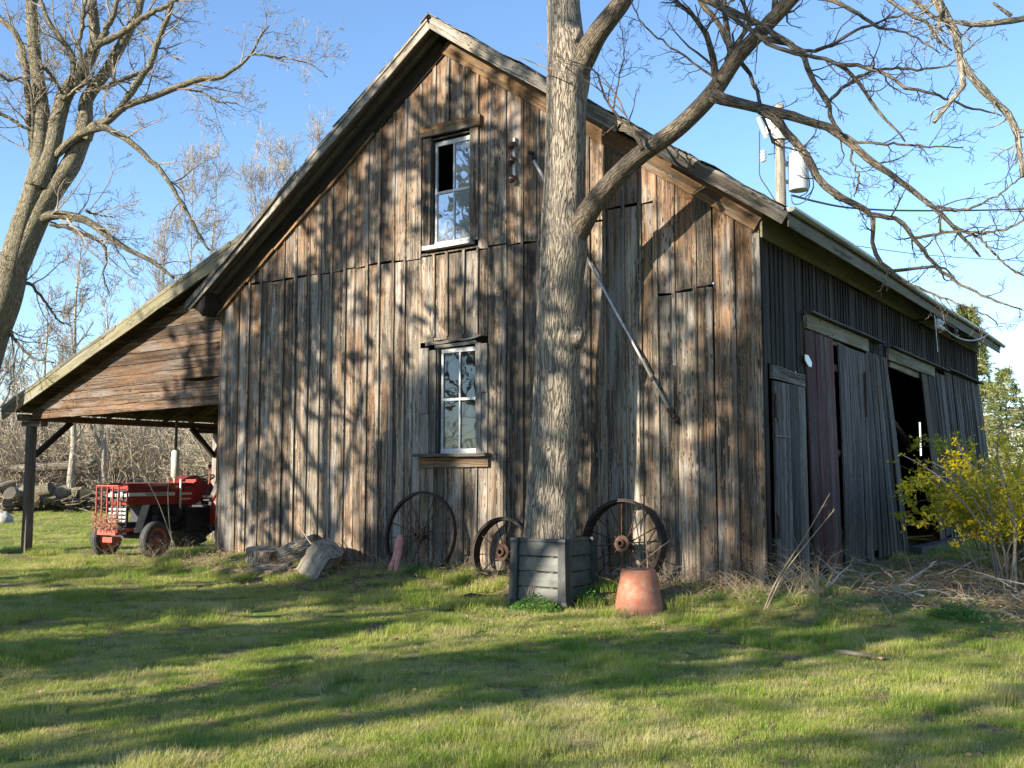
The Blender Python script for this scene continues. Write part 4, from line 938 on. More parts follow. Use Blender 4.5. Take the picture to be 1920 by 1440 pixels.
c = on(788, 1004, 1, -.30); iron_wheel('large thin-rimmed rusty spoked iron wheel on the wall below the lower window', c, .77, .11, 16, rad(-9), .075, .26)
c = on(944, 1036, 1, -.33); iron_wheel('smaller wide-rimmed rusty iron wheel half hidden behind the compost bin', c, .57, .22, 10, rad(-9), .10, .22)
c = on(1170, 1020, 1, -.32); iron_wheel('large wide-rimmed rusty iron wheel right of the tree and behind the terracotta pot', c, .675, .24, 16, rad(-8), .085, .28)

def compost_bin():
    x0, x1, y0, y1, zb, h = -3.33, -2.49, -1.62, -.72, -.36, 1.03; cx, cy = (x0+x1)/2, (y0+y1)/2
    t = thing('compost_bin', 'square dark plastic compost bin of slatted panels standing round the foot of the tree', 'compost bin', (cx, cy, zb)); hw = (x1-x0)/2
    def tap(z): return hw*(1.0-.06*(z/h))
    for nm, ang in (('side_panel', 0), ('side_panel', math.pi/2), ('side_panel', math.pi), ('side_panel', -math.pi/2)):
        p = MB(); R = rotm('Z', ang)
        for k in range(4):
            z0 = .10+k*.225; z1 = z0+.218
            # each slat bulges outward a little with a slot above it
            n = 8
            prof = [(tap(z0)+.004, z0), (tap(z0)+.022, z0+.012), (tap((z0+z1)/2)+.017, (z0+z1)/2), (tap(z1)+.006, z1-.014), (tap(z1)-.012, z1), (tap(z1)-.03, z1), (tap(z0)-.03, z0)]
            V = []; xs = np.linspace(-1, 1, n+1)
            for x in xs:
                for r_, z_ in prof: V.append((x*(tap(z_)-.035), -r_-.004*math.cos(x*1.5), z_))
            m_ = len(prof); F = [[i*m_+j, i*m_+(j+1) % m_, (i+1)*m_+(j+1) % m_, (i+1)*m_+j] for i in range(n) for j in range(m_)]
            G = np.array(V); p.add(G@R.T, [np.array(F), np.arange(m_)[None, ::-1], (n*m_+np.arange(m_))[None]], G)
            for xx in (-.22, .22): p.box(R@np.array([xx, -tap(z1)-.003, z1+.0]), (.06, .03, .02), M=R)
        p.box(R@np.array([0, -tap(h)-.002, h-.02]), (hw*1.7, .045, .045), M=R); p.box(R@np.array([0, -tap(.05)-.01, .05]), (hw*1.8, .05, .10), M=R)
        p.build(nm, M['bin'], t)
    for sx, sy in ((-1, -1), (1, -1), (1, 1), (-1, 1)):
        p = MB(); n = 7; V = []
        for z, e in ((-.08, .125), (.13, .12), (.16, .085), (.5, .08), (.96, .075), (1.0, .085), (1.035, .08)):
            r_ = tap(z)+.018
            for a, b in ((-1, -1), (1, -1), (1, 1), (-1, 1)): V.append((sx*r_+a*e*.8, sy*r_+b*e*.8, z))
        F = [[4*i+j, 4*i+(j+1) % 4, 4*i+4+(j+1) % 4, 4*i+4+j] for i in range(6) for j in range(4)]+[[3, 2, 1, 0], [24, 25, 26, 27]]
        p.add(V, np.array(F)); p.build('corner_post', M['binpost'], t)
compost_bin()
def flower_pot():
    b = gp(1198, 1146); t = thing('flower_pot', 'upside-down terracotta flower pot standing on the grass right of the compost bin', 'flower pot', b)
    s = 1.0; m = MB(); m.smooth = True
    m.lathe([(.350, -.05), (.348, .0), (.345, .05), (.3365, .085), (.331, .09), (.326, .15), (.252, .54), (.249, .548), (.248, .555), (.244, .577), (.236, .585), (.205, .585), (.20, .57), (.07, .568), (.05, .572), (.045, .5)], sides=48)
    m.build('pot_body', M['terra'], t); m = MB(); m.smooth = True; m.lathe([(.23, .586), (.205, .586), (.2, .578), (.225, .578)], sides=40, close=True); m.build('foot_rim', M['terra'], t)
flower_pot()
def fork_stake():
    b = on(733, 1066, 1, -.62); b[2] = float(gz(b[0], b[1])); t = MB(); t.smooth = True
    b0 = np.array([b[0], b[1], b[2]])
    def P(l): return np.array([(b0[0]+x, b0[1]+y, b0[2]+z, r) for x, y, z, r in l])
    for l in ([(-.02, .28, .62, .045), (-.015, .26, .55, .075), (-.01, .22, .42, .078), (-.02, .16, .28, .055), (-.03, .07, .12, .05), (-.035, .0, -.02, .048)], [(-.0, .24, .46, .06), (.02, .2, .34, .058), (.06, .12, .2, .052), (.105, .03, .06, .048), (.12, .0, -.02, .045)]):
        q = smooth_path(P(l), 4); t.tubes(q[:, :3], q[:, 3], 12)
    o = t.build('forked_post', M['pink']); tag(o, 'faded pinkish red forked stub leaning on the left rim of the large left wheel', 'post')
fork_stake()
def pole_rod():
    a = on(1001, 300, 1, -.16); b = on(1262, 782, 1, -.14); a, b = np.array(a), np.array(b); t = thing('metal_pole', 'long thin grey metal pole hung slantwise on the front wall behind the tree', 'pole', (a+b)/2); o = (a+b)/2
    def L(k): return a+(b-a)*k-o
    m = MB(); m.smooth = True; m.tubes(np.array([L(0), L(.36)]), [.028, .028], 12); m.tubes(np.array([L(.36), L(.97)]), [.022, .022], 12); m.build('pipe', M['rod'], t)
    for k in (.13, .365, .865): m = MB(); m.tubes(np.array([L(k-.005), L(k+.005)]), [.045, .045], 12); m.build('clamp', M['rustdark'], t)
    for k, s in ((0, -1), (.97, 1)):
        d = (b-a)/np.linalg.norm(b-a)*s; m = MB(); m.smooth = True; p = L(k); m.tubes(np.array([p, p+d*.05, p+d*.06, p+d*.12]), [.042, .042, .026, .026], 10)
        m.lathe([(.045, -.02), (.045, .02), (.018, .02), (.018, -.02)], c=p+d*.14, sides=16, M=YR, close=True); m.box(p+d*.2+np.array([0, .06, -.02]), (.05, .14, .05)); m.build('end_fitting', M['rustdark'], t)
pole_rod()
def insulator_rack():
    a = on(962, 263, 1, -.07); b = on(962, 340, 1, -.07); t = thing('insulator_rack', 'white metal strip with three brown insulators screwed to the wall right of the upper window', 'insulator rack', (a+b)/2); L = float(a[2]-b[2])
    m = MB()
    for z0, z1 in ((-L/2-.05, L/2+.04),):
        m.box((.03, .0, (z0+z1)/2), (.07, .012, z1-z0)); m.box((.065, -.02, (z0+z1)/2), (.006, .05, z1-z0))
    m.build('bracket', M['ceramic'], t)
    for z in (L/2-.12, -.02, -L/2+.02):
        m = MB(); m.smooth = True; m.lathe([(.015, -.08), (.058, -.07), (.066, -.045), (.04, -.03), (.04, -.01), (.066, .01), (.06, .04), (.02, .055)], c=(.02, -.07, z), sides=18, M=rotm('X', math.pi/2+.5)); m.build('insulator', M['brownglaze'], t)
insulator_rack()
def side_insulators():
    t = thing('insulator_set', 'pair of white knob insulators with a drooping wire under the side eave', 'insulators', (.55, 9.6, 5.02))
    m = MB(); m.bar((-.45, 0, .1), (.02, 0, .1), .06, .05); m.bar((0, -.3, .12), (0, 1.9, .1), .05, .05); m.build('arm', M['rustdark'], t)
    for y in (-.2, .15, 1.7):
        m = MB(); m.smooth = True; m.lathe([(.03, -.16), (.085, -.14), (.09, -.08), (.045, -.06), (.045, -.03), (.08, -.01), (.075, .05), (.03, .07)], c=(.02, y, .0), sides=16); m.build('insulator', M['ceramic'] if y < 1 else M['brownglaze'], t)
    m = MB(); s = np.linspace(0, 1, 12); m.tubes(np.stack([s*.3+.05, s*4.2, -.05-1.0*s*(1-s)+s*.25], 1), .016, 5); m.tubes(np.stack([s*.05, -.4+0*s, .3-s*1.0], 1), .01, 5); m.build('wire', M['rod'], t)
side_insulators()

# firewood by the wall
def log(label, c, r, L, M3, mat='bark', endmat='cutend', sides=18, group=None, cat='log', name='log', split=False, seed=1):
    t = thing(name, label, cat, c, 0, group); g = np.random.default_rng(seed); th = np.arange(sides)*2*math.pi/sides
    prof = 1+.06*np.sin(3*th+g.uniform(0, 6))+.03*np.sin(7*th+g.uniform(0, 6))
    def ring(k, z): return np.stack([r*k*prof*np.cos(th), r*k*prof*np.sin(th), np.full(sides, z)], 1)
    zs_ = np.linspace(-L/2, L/2, 6); V = np.concatenate([ring(1+g.normal(0, .02), z) for z in zs_]); G = np.stack([np.tile(r*np.cos(th), 6), np.tile(r*np.sin(th), 6), np.repeat(zs_, sides)], 1)
    F = np.array([[i*sides+j, i*sides+(j+1) % sides, (i+1)*sides+(j+1) % sides, (i+1)*sides+j] for i in range(5) for j in range(sides)])
    m = MB(); m.smooth = True; m.add(V@M3.T, F, G); m.build('bark', M[mat], t)
    for e in (-1, 1):
        V = np.concatenate([ring(.985, e*(L/2-.002)), ring(.5, e*(L/2+.003)), [[0, 0, e*(L/2+.004)]]]); F = [[j, (j+1) % sides, sides+(j+1) % sides, sides+j][::e] for j in range(sides)]; F3 = [[sides+j, sides+(j+1) % sides, 2*sides][::e] for j in range(sides)]
        m = MB(); G = V.copy(); G = G[:, [0, 2, 1]]*np.array([1, 1, 1]); m.add(V@M3.T, [np.array(F), np.array(F3)], G); m.build('cut_end', M[endmat], t)
    return t
def eul(a, b, c): return rotm('Z', c)@rotm('Y', b)@rotm('X', a)
p = gp(458, 1062); log('upright rough-barked stump at the left front corner of the barn', p+np.array([.1, .35, .10]), .30, .46, eul(.12, .1, .4), 'bark', 'cutwood', seed=1, name='tree_stump', cat='stump')
p = gp(532, 1058); log('shaggy barked log lying between the stump and the pale block', p+np.array([.1, .3, .22]), .24, .75, eul(.3, 1.2, .9), 'bark', 'cutend', seed=2)
p = gp(606, 1066); log('short log with a tan cut face right of the pale block', p+np.array([.0, .25, .22]), .24, .42, eul(.2, 1.35, -.75), 'bark', 'cutend', seed=3)
p = gp(498, 1076); log('half-buried rotten log lying low in front of the stump', p+np.array([-.2, .3, -.02]), .17, .9, eul(.0, 1.5, .25), 'bark', 'cutwood', seed=4)
def block():
    p = gp(575, 1090); t = MB(); R = eul(0.15, .68, .2)
    n = 8; V = []; G = []
    for i in range(n+1):
        for (a, b) in ((-.24, -.26), (.22, -.27), (.25, .0), (.17, .2), (-.08, .25), (-.22, .19)):
            V.append((a+.012*math.sin(i*2.3+a*9), b+.012*math.cos(i*1.7), (i/n-.5)*.66+.03*a)); G.append((a, b, (i/n-.5)*.66))
    F = [[i*6+j, i*6+(j+1) % 6, (i+1)*6+(j+1) % 6, (i+1)*6+j] for i in range(n) for j in range(6)]
    V = np.array(V)@R.T; t.add(V+p+np.array([0.02, .35, .33]), [np.array(F), np.arange(6)[None, ::-1], (n*6+np.arange(6))[None]], G, bid=.2); o = t.build('split_log', M['cutwood'])
    tag(o, 'pale grey squared block of split wood tilted on the log pile', 'wood block')
block()
def mat_board():
    a = gp(826, 1136); b = gp(952, 1133); m = MB(); x = np.linspace(0, 1, 9)
    V = []
    for i in x:
        for j, (dy, dz) in enumerate(((0, 0), (.75, .05), (.75, .08), (0, .03))):
            q = a+(b-a)*i; V.append(q+np.array([0, dy*(1-.25*i), dz+.02+.02*math.sin(i*7+j)]))
    F = [[4*i+j, 4*i+(j+1) % 4, 4*i+4+(j+1) % 4, 4*i+4+j] for i in range(8) for j in range(4)]+[[3, 2, 1, 0], [32, 33, 34, 35]]
    m.add(V, np.array(F)); o = m.build('rubber_mat', M['black']); tag(o, 'flat black mat lying in the grass left of the compost bin', 'mat')
mat_board()
p = gp(1610, 1232); m = MB(); q = smooth_path([(p[0]-.28, p[1]+.05, p[2]+.03, .02), (p[0]-.1, p[1]+.0, p[2]+.035, .024), (p[0]+.12, p[1]-.03, p[2]+.03, .023), (p[0]+.3, p[1]-.08, p[2]+.03, .012)], 4); m.tubes(q[:, :3], q[:, 3], 8)
tag(m.build('stick', M['cutwood']), 'short bare stick lying in the sunlit grass at lower right', 'stick')

# ------------------------------------------------------------------ utility pole
def utility_pole():
    D = 46.; b = dep(1475, 905, D); top = dep(1461, 196, D); b[2] = -.4
    t = thing('utility_pole', 'bleached wooden utility pole with a white transformer behind the barn roof', 'utility pole', b); k = D/FL
    def q(px, py, dd=0): return dep(px, py, D+dd)-b
    m = MB(); m.smooth = True; n = 12; s = np.linspace(0, 1, n)[:, None]; m.tubes((top-b)*s, np.linspace(.30, .21, n), 16, bid=.4); m.build('shaft', M['pole'], t)
    m = MB(); m.smooth = False; c = q(1497, 325, -.0); H = 66*k; r = 18.5*k
    m.lathe([(r*.96, -H/2), (r, -H/2+.04), (r, H/2-.05), (r*1.04, H/2-.04), (r*1.04, H/2), (r*.9, H/2+.08), (r*.3, H/2+.14)], c=c, sides=28); tk = m.build('transformer', M['tank'], t)
    for px in (1489, 1498): m = MB(); m.lathe([(.05, 0), (.07, .05), (.045, .08), (.07, .13), (.045, .16), (.06, .21), (.04, .26), (.03, .42)], c=q(px, 325)+np.array([0, 0, H/2+.1]), sides=10); m.build('bushing', M['ceramic'], tk)
    m = MB()
    for py in (307, 340): a = q(1468, py); m.box((a+c)/2*np.array([1, 1, 0])+np.array([0, 0, a[2]]), (.45, .14, .16))
    m.build('mounting_bracket', M['tank'], t)
    m = MB(); a = q(1422, 220); z = q(1437, 258); m.tubes(np.array([a, z]), [.10, .10], 10); m.box(q(1440, 232), (.25, .1, .9), M=rotm('Y', .15)); m.build('fuse_cutout', M['ceramic'], t)
    for (px, py) in ((1446, 232), (1450, 240), (1431, 292)):
        m = MB(); m.smooth = True; m.lathe([(.05, -.3), (.16, -.22), (.06, -.18), (.17, -.08), (.06, -.04), (.17, .06), (.06, .1), (.14, .2), (.03, .26)], c=q(px, py), sides=14); m.build('insulator', M['ceramic'], t)
    m = MB(); m.tubes(np.array([q(1463, 244), q(1463, 262)]), [.34, .33], 14); m.build('band', M['gutter'], t)
    def wire(pts, r=.02):
        m = MB(); rows = smooth_path([(*q(*p), r) for p in pts], 6); m.tubes(rows[:, :3], rows[:, 3], 6); return m
    for pts in ([(1424, 245), (1424, 300), (1425, 330), (1440, 355), (1458, 385), (1458, 400)], [(1513, 310), (1518, 345), (1512, 362), (1500, 368)], [(1516, 310), (1525, 340), (1522, 358), (1508, 372)], [(1484, 365), (1486, 380), (1496, 383), (1508, 378), (1518, 368), (1526, 350)], [(1458, 290), (1480, 306), (1500, 310), (1512, 309)], [(1440, 290), (1455, 286), (1470, 270), (1490, 262)], [(1457, 210), (1440, 215), (1424, 222)], [(1455, 322), (1462, 328), (1470, 322)]):
        wire(pts, .025).build('cable', M['cable'], t)
    m = MB(); m.smooth = True; m.tubes(np.array([q(1429, 340), q(1429, 341)]), [.05, .05], 6)
utility_pole()
def power_line(rows, label, d0, d1, r=.03):
    pts = []; n = len(rows)
    for i, (x, y) in enumerate(rows): pts.append((*dep(x, y, d0+(d1-d0)*i/(n-1)), r))
    m = MB(); q = smooth_path(pts, 8); m.tubes(q[:, :3], q[:, 3], 6); tag(m.build('power_line', M['cable']), label, 'power line', 'power lines running right from the utility pole')
power_line([(1484, 366), (1530, 378), (1580, 388), (1640, 393), (1720, 395), (1850, 394), (1960, 390)], 'thick twisted service cable running right from below the transformer', 46, 60, .05)
power_line([(1478, 432), (1560, 452), (1640, 466), (1760, 480), (1960, 492)], 'thin lower wire passing right just above the side roof', 52, 70, .022)

# ------------------------------------------------------------------ the tractor under the lean-to
def tractor():
    o = on(243, 1046, 1, .72); base = (o[0], o[1], float(gz(o[0], o[1]))); t = thing('farm_tractor', 'old red farm tractor with a bar guard and chain parked nose out under the lean-to', 'tractor', base, rad(7)); t.scale = (1.2, 1.2, 1.24)
    # local frame: nose towards -Y, +X is the side the camera sees.  front axle at y=0
    def part(name, mat, fn, parent=t, smooth=False):
        m = MB(); m.smooth = smooth; fn(m); return m.build(name, M[mat], parent)
    def wheel(x, y, r, wd, rimr, s, rimmat='redrust', lugs=0):
        w_ = thing('wheel', None, None); w_.parent = t; w_.location = (x, y, r)
        Rx = rotm('Y', math.pi/2*s)
        prof = [(rimr, -wd*.42), (r*.86, -wd*.5), (r*.96, -wd*.42), (r, -wd*.2), (r*.985, 0), (r, wd*.2), (r*.96, wd*.42), (r*.86, wd*.5), (rimr, wd*.42)]
        def ty(m):
            m.lathe(prof, sides=40, M=Rx, close=True)
            if lugs:
                for k in range(lugs):
                    for e in (-1, 1):
                        a = 2*math.pi*(k+.25*e)/lugs; p0 = np.array([r*math.cos(a)*1.0, r*math.sin(a)*1.0, e*wd*.46]); a2 = a+.18; p1 = np.array([r*math.cos(a2)*1.01, r*math.sin(a2)*1.01, 0]); m.bar(Rx@p0, Rx@p1, .05, .06, up=Rx@np.array([math.cos(a), math.sin(a), 0]))
            else:
                for e in (-.28, 0, .28): m.lathe([(r*.99, wd*(e-.05)), (r*1.012, wd*e), (r*.99, wd*(e+.05))], sides=40, M=Rx)
        part('tyre', 'tyre', ty, w_, True)
        part('rim', rimmat, lambda m: (m.lathe([(rimr*1.02, -wd*.4), (rimr*1.02, wd*.44), (rimr*.93, wd*.42), (rimr*.88, wd*.34), (rimr*.45, wd*.30), (rimr*.40, wd*.36), (rimr*.0001, wd*.24), (rimr*.0001, -.02), (rimr*.8, -.05)], sides=32, M=Rx)), w_, True)
        def bolts(m):
            m.lathe([(.001, wd*.2), (rimr*.18, wd*.22), (rimr*.2, wd*.42), (rimr*.12, wd*.48), (.001, wd*.5)], sides=16, M=Rx)
            for k in range(6): a = k*math.pi/3; m.box(Rx@np.array([rimr*.32*math.cos(a), rimr*.32*math.sin(a), wd*.25]), (.03, .03, .03))
        part('hub', rimmat, bolts, w_)
    T = .68
    wheel(-T, 0, .345, .18, .23, -1, 'redrust'); wheel(T, 0, .345, .18, .23, 1, 'redrust')
    wheel(-.86, 2.35, .74, .36, .40, -1, 'silver', 20); wheel(.86, 2.35, .74, .36, .40, 1, 'silver', 20)
    part('front_axle', 'black', lambda m: (m.bar((-T, 0, .42), (T, 0, .42), .12, .12), m.box((0, 0, .55), (.34, .5, .24)), m.tubes(np.array([[-.62, .12, .42], [.62, .12, .42]]), [.022, .022], 8), m.tubes(np.array([[.6, .05, .42], [.3, 1.1, .62]]), [.02, .02], 8)))
    def engine(m):
        m.box((0, .75, .80), (.42, 1.15, .38)); m.box((0, .75, .56), (.30, 1.2, .2)); m.box((.22, .55, .9), (.10, .5, .12)); m.lathe([(.07, -.12), (.07, .12)], c=(.27, .35, .68), sides=14); m.lathe([(.09, -.1), (.09, .1)], c=(.25, .95, .84), sides=14, M=rotm('Y', 1.57)); m.box((.23, .8, .70), (.08, .4, .16)); m.box((0, 1.7, .66), (.5, 1.0, .5)); m.box((0, 2.3, .72), (.7, .6, .45))
        for k in range(5): m.tubes(np.array([[.24, .3+k*.18, .98], [.30, .33+k*.18, .86], [.26, .4+k*.16, .72]]), [.014, .014, .014], 6)
    part('engine', 'black', engine)
    def hood(m):
        n = 8; prof = [(-.29, 1.00), (-.30, 1.22), (-.28, 1.36), (-.22, 1.415), (0, 1.43), (.22, 1.415), (.28, 1.36), (.30, 1.22), (.29, 1.00)]
        ys = [-.36, -.34, .2, .8, 1.45]; V = []
        for i, y in enumerate(ys):
            s_ = .97 if i == 0 else 1
            for x, z in prof: V.append((x*s_, y, z*(1 if i else .998)+.0))
        k = len(prof); F = [[i*k+j, i*k+j+1, (i+1)*k+j+1, (i+1)*k+j] for i in range(len(ys)-1) for j in range(k-1)]; m.add(V, np.array(F))
        m.add([(x*.96, y, z*.995+.004) for y in ys for x, z in prof], np.array(F)[:, ::-1])
    hd = part('hood', 'red', hood)
    part('hood_stripe', 'stripe', lambda m: (m.box((.303, .25, 1.205), (.008, 1.2, .065)), m.box((.303, 1.15, 1.205), (.008, .34, .05)), m.box((.303, 1.15, 1.10), (.008, .3, .03))), hd)
    fc = bpy.data.curves.new('lettering', 'FONT'); fc.body = 'MASSEY FERGUSON'; fc.size = .062; fc.extrude = .002; fc.space_character = 1.12; fc.align_x = 'CENTER'
    ob = bpy.data.objects.new('tmp', fc); me = bpy.data.meshes.new_from_object(ob); bpy.data.objects.remove(ob); me.materials.append(M['black']); lt = bpy.data.objects.new('lettering', me); C.objects.link(lt); lt.parent = hd; lt.location = (.309, .38, 1.185); lt.rotation_euler = (math.pi/2, 0, math.pi/2)
    def grille(m):
        m.box((0, -.345, 1.34), (.56, .03, .07)); m.box((0, -.345, 1.04), (.56, .03, .06)); m.box((-.27, -.345, 1.19), (.04, .03, .3)); m.box((.27, -.345, 1.19), (.04, .03, .3))
    part('grille_frame', 'red', grille)
    part('grille', 'black', lambda m: (m.box((0, -.32, 1.19), (.50, .02, .26)), m.box((0, -.30, .82), (.46, .05, .34))))
    part('grille_bar', 'stripe', lambda m: (m.box((0, -.345, 1.19), (.5, .03, .06)), [m.box((0, -.335, .70+k*.075), (.46, .03, .035)) for k in range(4)]))
    for x in (-.13, .13): part('headlight', 'tank', lambda m: m.lathe([(.001, .0), (.05, .01), (.062, .05), (.055, .065), (.001, .07)], c=(x, -.33, 1.20), sides=18, M=YR), t, True)
    part('side_shield', 'silver', lambda m: m.prism([(-.08, .48), (.10, .48), (.30, 1.0), (.12, 1.0)], -.01, .01, fn=lambda V: np.stack([.285+V[:, 1], V[:, 0]-.1, V[:, 2]], 1)))
    part('front_weight_frame', 'redrust', lambda m: (m.box((0, -.55, .50), (.50, .10, .10)), m.box((0, -.46, .36), (.26, .22, .10)), m.bar((-.24, -.55, .5), (-.24, -.1, .55), .05, .06), m.bar((.24, -.55, .5), (.24, -.1, .55), .05, .06)))
    def guard(m):
        for x in (-.30, -.15, 0, .15, .30): m.tubes(np.array([[x, -.60, .5], [x, -.60, 1.36]]), [.016, .016], 8)
        m.tubes(np.array([[-.30, -.60, 1.37], [.30, -.60, 1.37]]), [.017, .017], 8); m.tubes(np.array([[-.30, -.60, .66], [.30, -.60, .66]]), [.014, .014], 8)
        for x in (-.30, .30): m.tubes(np.array([[x, -.60, 1.37], [x, -.36, 1.40]]), [.015, .015], 8); m.tubes(np.array([[x, -.60, 1.1], [x*.95, -.36, 1.05]]), [.012, .012], 8)
    part('bar_guard', 'redrust', guard)
    def chain(m):
        g = np.random.default_rng(3)
        for row in range(8):
            for k in range(24):
                x = -.33+.66*k/23; sg = .05*math.cos(x*5); z = .60+row*.034-.03*math.sin(math.pi*k/23)+g.normal(0, .01)+(.02 if abs(x) > .25 else 0); y = -.64-.03*math.sin(row*2+k)+g.normal(0, .006)
                a = np.array([x, y, z]); an = (k % 2)*1.4+g.uniform(-.3, .3); th = np.linspace(0, 2*math.pi, 8, endpoint=True); ring = np.stack([.026*np.cos(th), .016*np.sin(th)*math.cos(an), .016*np.sin(th)*math.sin(an)], 1)+a; m.tubes(ring, .0062, 4, cap=False)
    part('chain', 'chain', chain)
    part('exhaust_stack', 'cream', lambda m: (m.lathe([(.03, 1.40), (.03, 1.50), (.055, 1.52), (.085, 1.56), (.085, 2.04), (.055, 2.08), (.03, 2.10)], c=(.16, .98, 0), sides=20), m.lathe([(.025, .9), (.025, 1.5)], c=(.33, .98, 0), sides=12)), t, True)
    part('exhaust_pipe', 'post', lambda m: m.lathe([(.034, 2.08), (.030, 2.12), (.030, 2.72), (.024, 2.72), (.024, 2.2)], c=(.16, .98, 0), sides=14))
    part('dash', 'red', lambda m: (m.box((0, 1.58, 1.26), (.46, .26, .36)), m.box((0, 1.66, 1.44), (.30, .14, .10))))
    part('steering_wheel', 'black', lambda m: (m.tubes(np.array([[.23*math.cos(a), 1.98+.20*math.sin(a), 1.50+.08*math.sin(a)] for a in np.linspace(0, 2*math.pi, 25)]), .017, 6, cap=False), m.tubes(np.array([[0, 1.6, 1.38], [0, 1.98, 1.5]]), [.02, .02], 8), [m.tubes(np.array([[0, 1.98, 1.5], [.23*math.cos(a), 1.98+.20*math.sin(a), 1.5+.08*math.sin(a)]]), [.01, .01], 5) for a in (0.5, 2.6, 4.7)]))
    def fender(x):
        def f(m):
            th = np.linspace(-.25, math.pi*.78, 14); V = []
            for a in th:
                for xx, rr in ((x-.16, .80), (x+.16, .80), (x+.16, .83), (x-.16, .83)): V.append((xx, 2.35-rr*math.cos(a), .74+rr*math.sin(a)))
            F = [[4*i+j, 4*i+(j+1) % 4, 4*i+4+(j+1) % 4, 4*i+4+j] for i in range(13) for j in range(4)]+[[3, 2, 1, 0], [52, 53, 54, 55]]; m.add(V, np.array(F))
            xi = x-.16 if x > 0 else x+.16; n = len(th); pts = [(2.35-.82*math.cos(a), .74+.82*math.sin(a)) for a in th]; m.prism(pts, xi-.008, xi+.008, fn=lambda V: np.stack([V[:, 1], V[:, 0], V[:, 2]], 1))
        return f
    part('fender', 'red', fender(-.78)); part('fender', 'red', fender(.78))
    def seat(m):
        n = 9; V = []
        for i in range(n):
            s_ = i/(n-1)
            for j in range(n):
                u = j/(n-1)*2-1
                if s_ < .55: y = 2.15+s_*.75; z = 1.10+.04*u*u*1.4-.02*math.sin(s_*5)
                else: y = 2.15+.55*.75+(s_-.55)*.30; z = 1.10+(s_-.55)*.92+.02
                V.append((u*(.26-.06*max(0, s_-.6)), y-(.09*u*u if s_ > .55 else 0), z))
        F = [[i*n+j, i*n+j+1, (i+1)*n+j+1, (i+1)*n+j] for i in range(n-1) for j in range(n-1)]; m.add(V, np.array(F)); m.add([(a*.98, b+.012, c-.02) for a, b, c in V], np.array(F)[:, ::-1])
    part('seat', 'seat', seat, t, True); part('seat_support', 'black', lambda m: (m.box((0, 2.35, .98), (.12, .3, .18)), m.box((0, 2.3, 1.05), (.34, .3, .03))))
    part('lever', 'redrust', lambda m: (m.tubes(np.array([[.30, 1.75, 1.1], [.28, 1.85, 1.5], [.27, 1.86, 1.72]]), [.014, .014, .014], 6), m.lathe([(.001, -.05), (.04, -.03), (.045, .02), (.001, .05)], c=(.27, 1.86, 1.76), sides=12)))
    part('footplate', 'black', lambda m: m.box((.5, 1.75, .58), (.42, .5, .03))); part('footplate', 'black', lambda m: m.box((-.5, 1.75, .58), (.42, .5, .03))); part('battery_box', 'black', lambda m: m.box((.45, 1.35, .6), (.1, .5, .3)))
tractor()

# ------------------------------------------------------------------ wood pile and stones at the far edge of the lawn
def far_pile():
    g = np.random.default_rng(12); k = 0
    spec = [(18, 925, 'dark round'), (0, 940, 'mossy'), (8, 912, 'big dark'), (36, 918, 'dark'), (30, 932, 'long pale'), (38, 946, 'green'), (60, 938, 'tan'), (72, 922, 'pale red'), (72, 936, 'grey'), (84, 944, 'rounded'), (88, 948, 'tan-faced'), (104, 928, 'upright pale'), (118, 940, 'orange'), (96, 934, 'thin'), (12, 948, 'low grey'), (52, 926, 'small'), (150, 925, 'flat grey'), (128, 930, 'brown')]
    for px, py, w_ in spec:
        d = 54+g.uniform(-1.5, 1.5); p = dep(px, py, d); r = g.uniform(.2, .36); p[2] = max(p[2], -.34+r*.6)
        mt = 'barkleft' if k % 3 else 'stone'; em = 'oldend' if k % 5 != 1 else 'cutend'
        log(f'{w_} log end in the far wood pile left of the tractor' if px > 48 else f'{w_} log in the far wood pile at the left edge', p, r, g.uniform(.7, 1.5), eul(g.uniform(-.3, .3), g.uniform(.9, 1.6), g.uniform(-1.5, 1.5)), mt, em, sides=12, group='logs and stones piled at the far lawn edge', seed=k); k += 1
    for i, (px, py, s) in enumerate(((100, 905, 1), (180, 922, .6), (212, 925, .6), (232, 930, .5), (200, 935, .4))):
        d = 56; p = dep(px, py, d); p[2] = max(p[2], -.2); log('dark fallen trunk lying across the thicket left of the tractor' if i == 0 else ('long thin grey pole on the brush heap behind the tractor', 'second grey pole low on the brush heap behind the tractor', 'short broken pole at the right of the brush heap', 'lowest broken pole of the brush heap behind the tractor')[i-1], p+np.array([0, 0, .9 if i == 0 else 0]), .26*s, 4.5 if i == 0 else 2.6, eul(.05, 1.5, .7+.2*i), 'bark', 'cutwood', sides=10, seed=30+i, name='fallen_log', cat='fallen log')
    b = gp(10, 983); m = MB(); m.smooth = True; V = []; n = 12
    for i in range(9):
        a = math.pi*i/8
        for j in range(n): c_ = 2*math.pi*j/n; rr = 1+.12*math.sin(3*c_+i)+.08*math.cos(5*c_-i*2); V.append((b[0]-.3+.62*rr*math.sin(a)*math.cos(c_), b[1]+.4*rr*math.sin(a)*math.sin(c_), b[2]+.1+.42*rr*math.cos(a)))
    m.add(V, np.array([[i*n+j, i*n+(j+1) % n, (i+1)*n+(j+1) % n, (i+1)*n+j] for i in range(8) for j in range(n)])); tag(m.build('boulder', M['stone']), 'grey boulder on the lawn at the left edge of the picture', 'boulder')
far_pile()
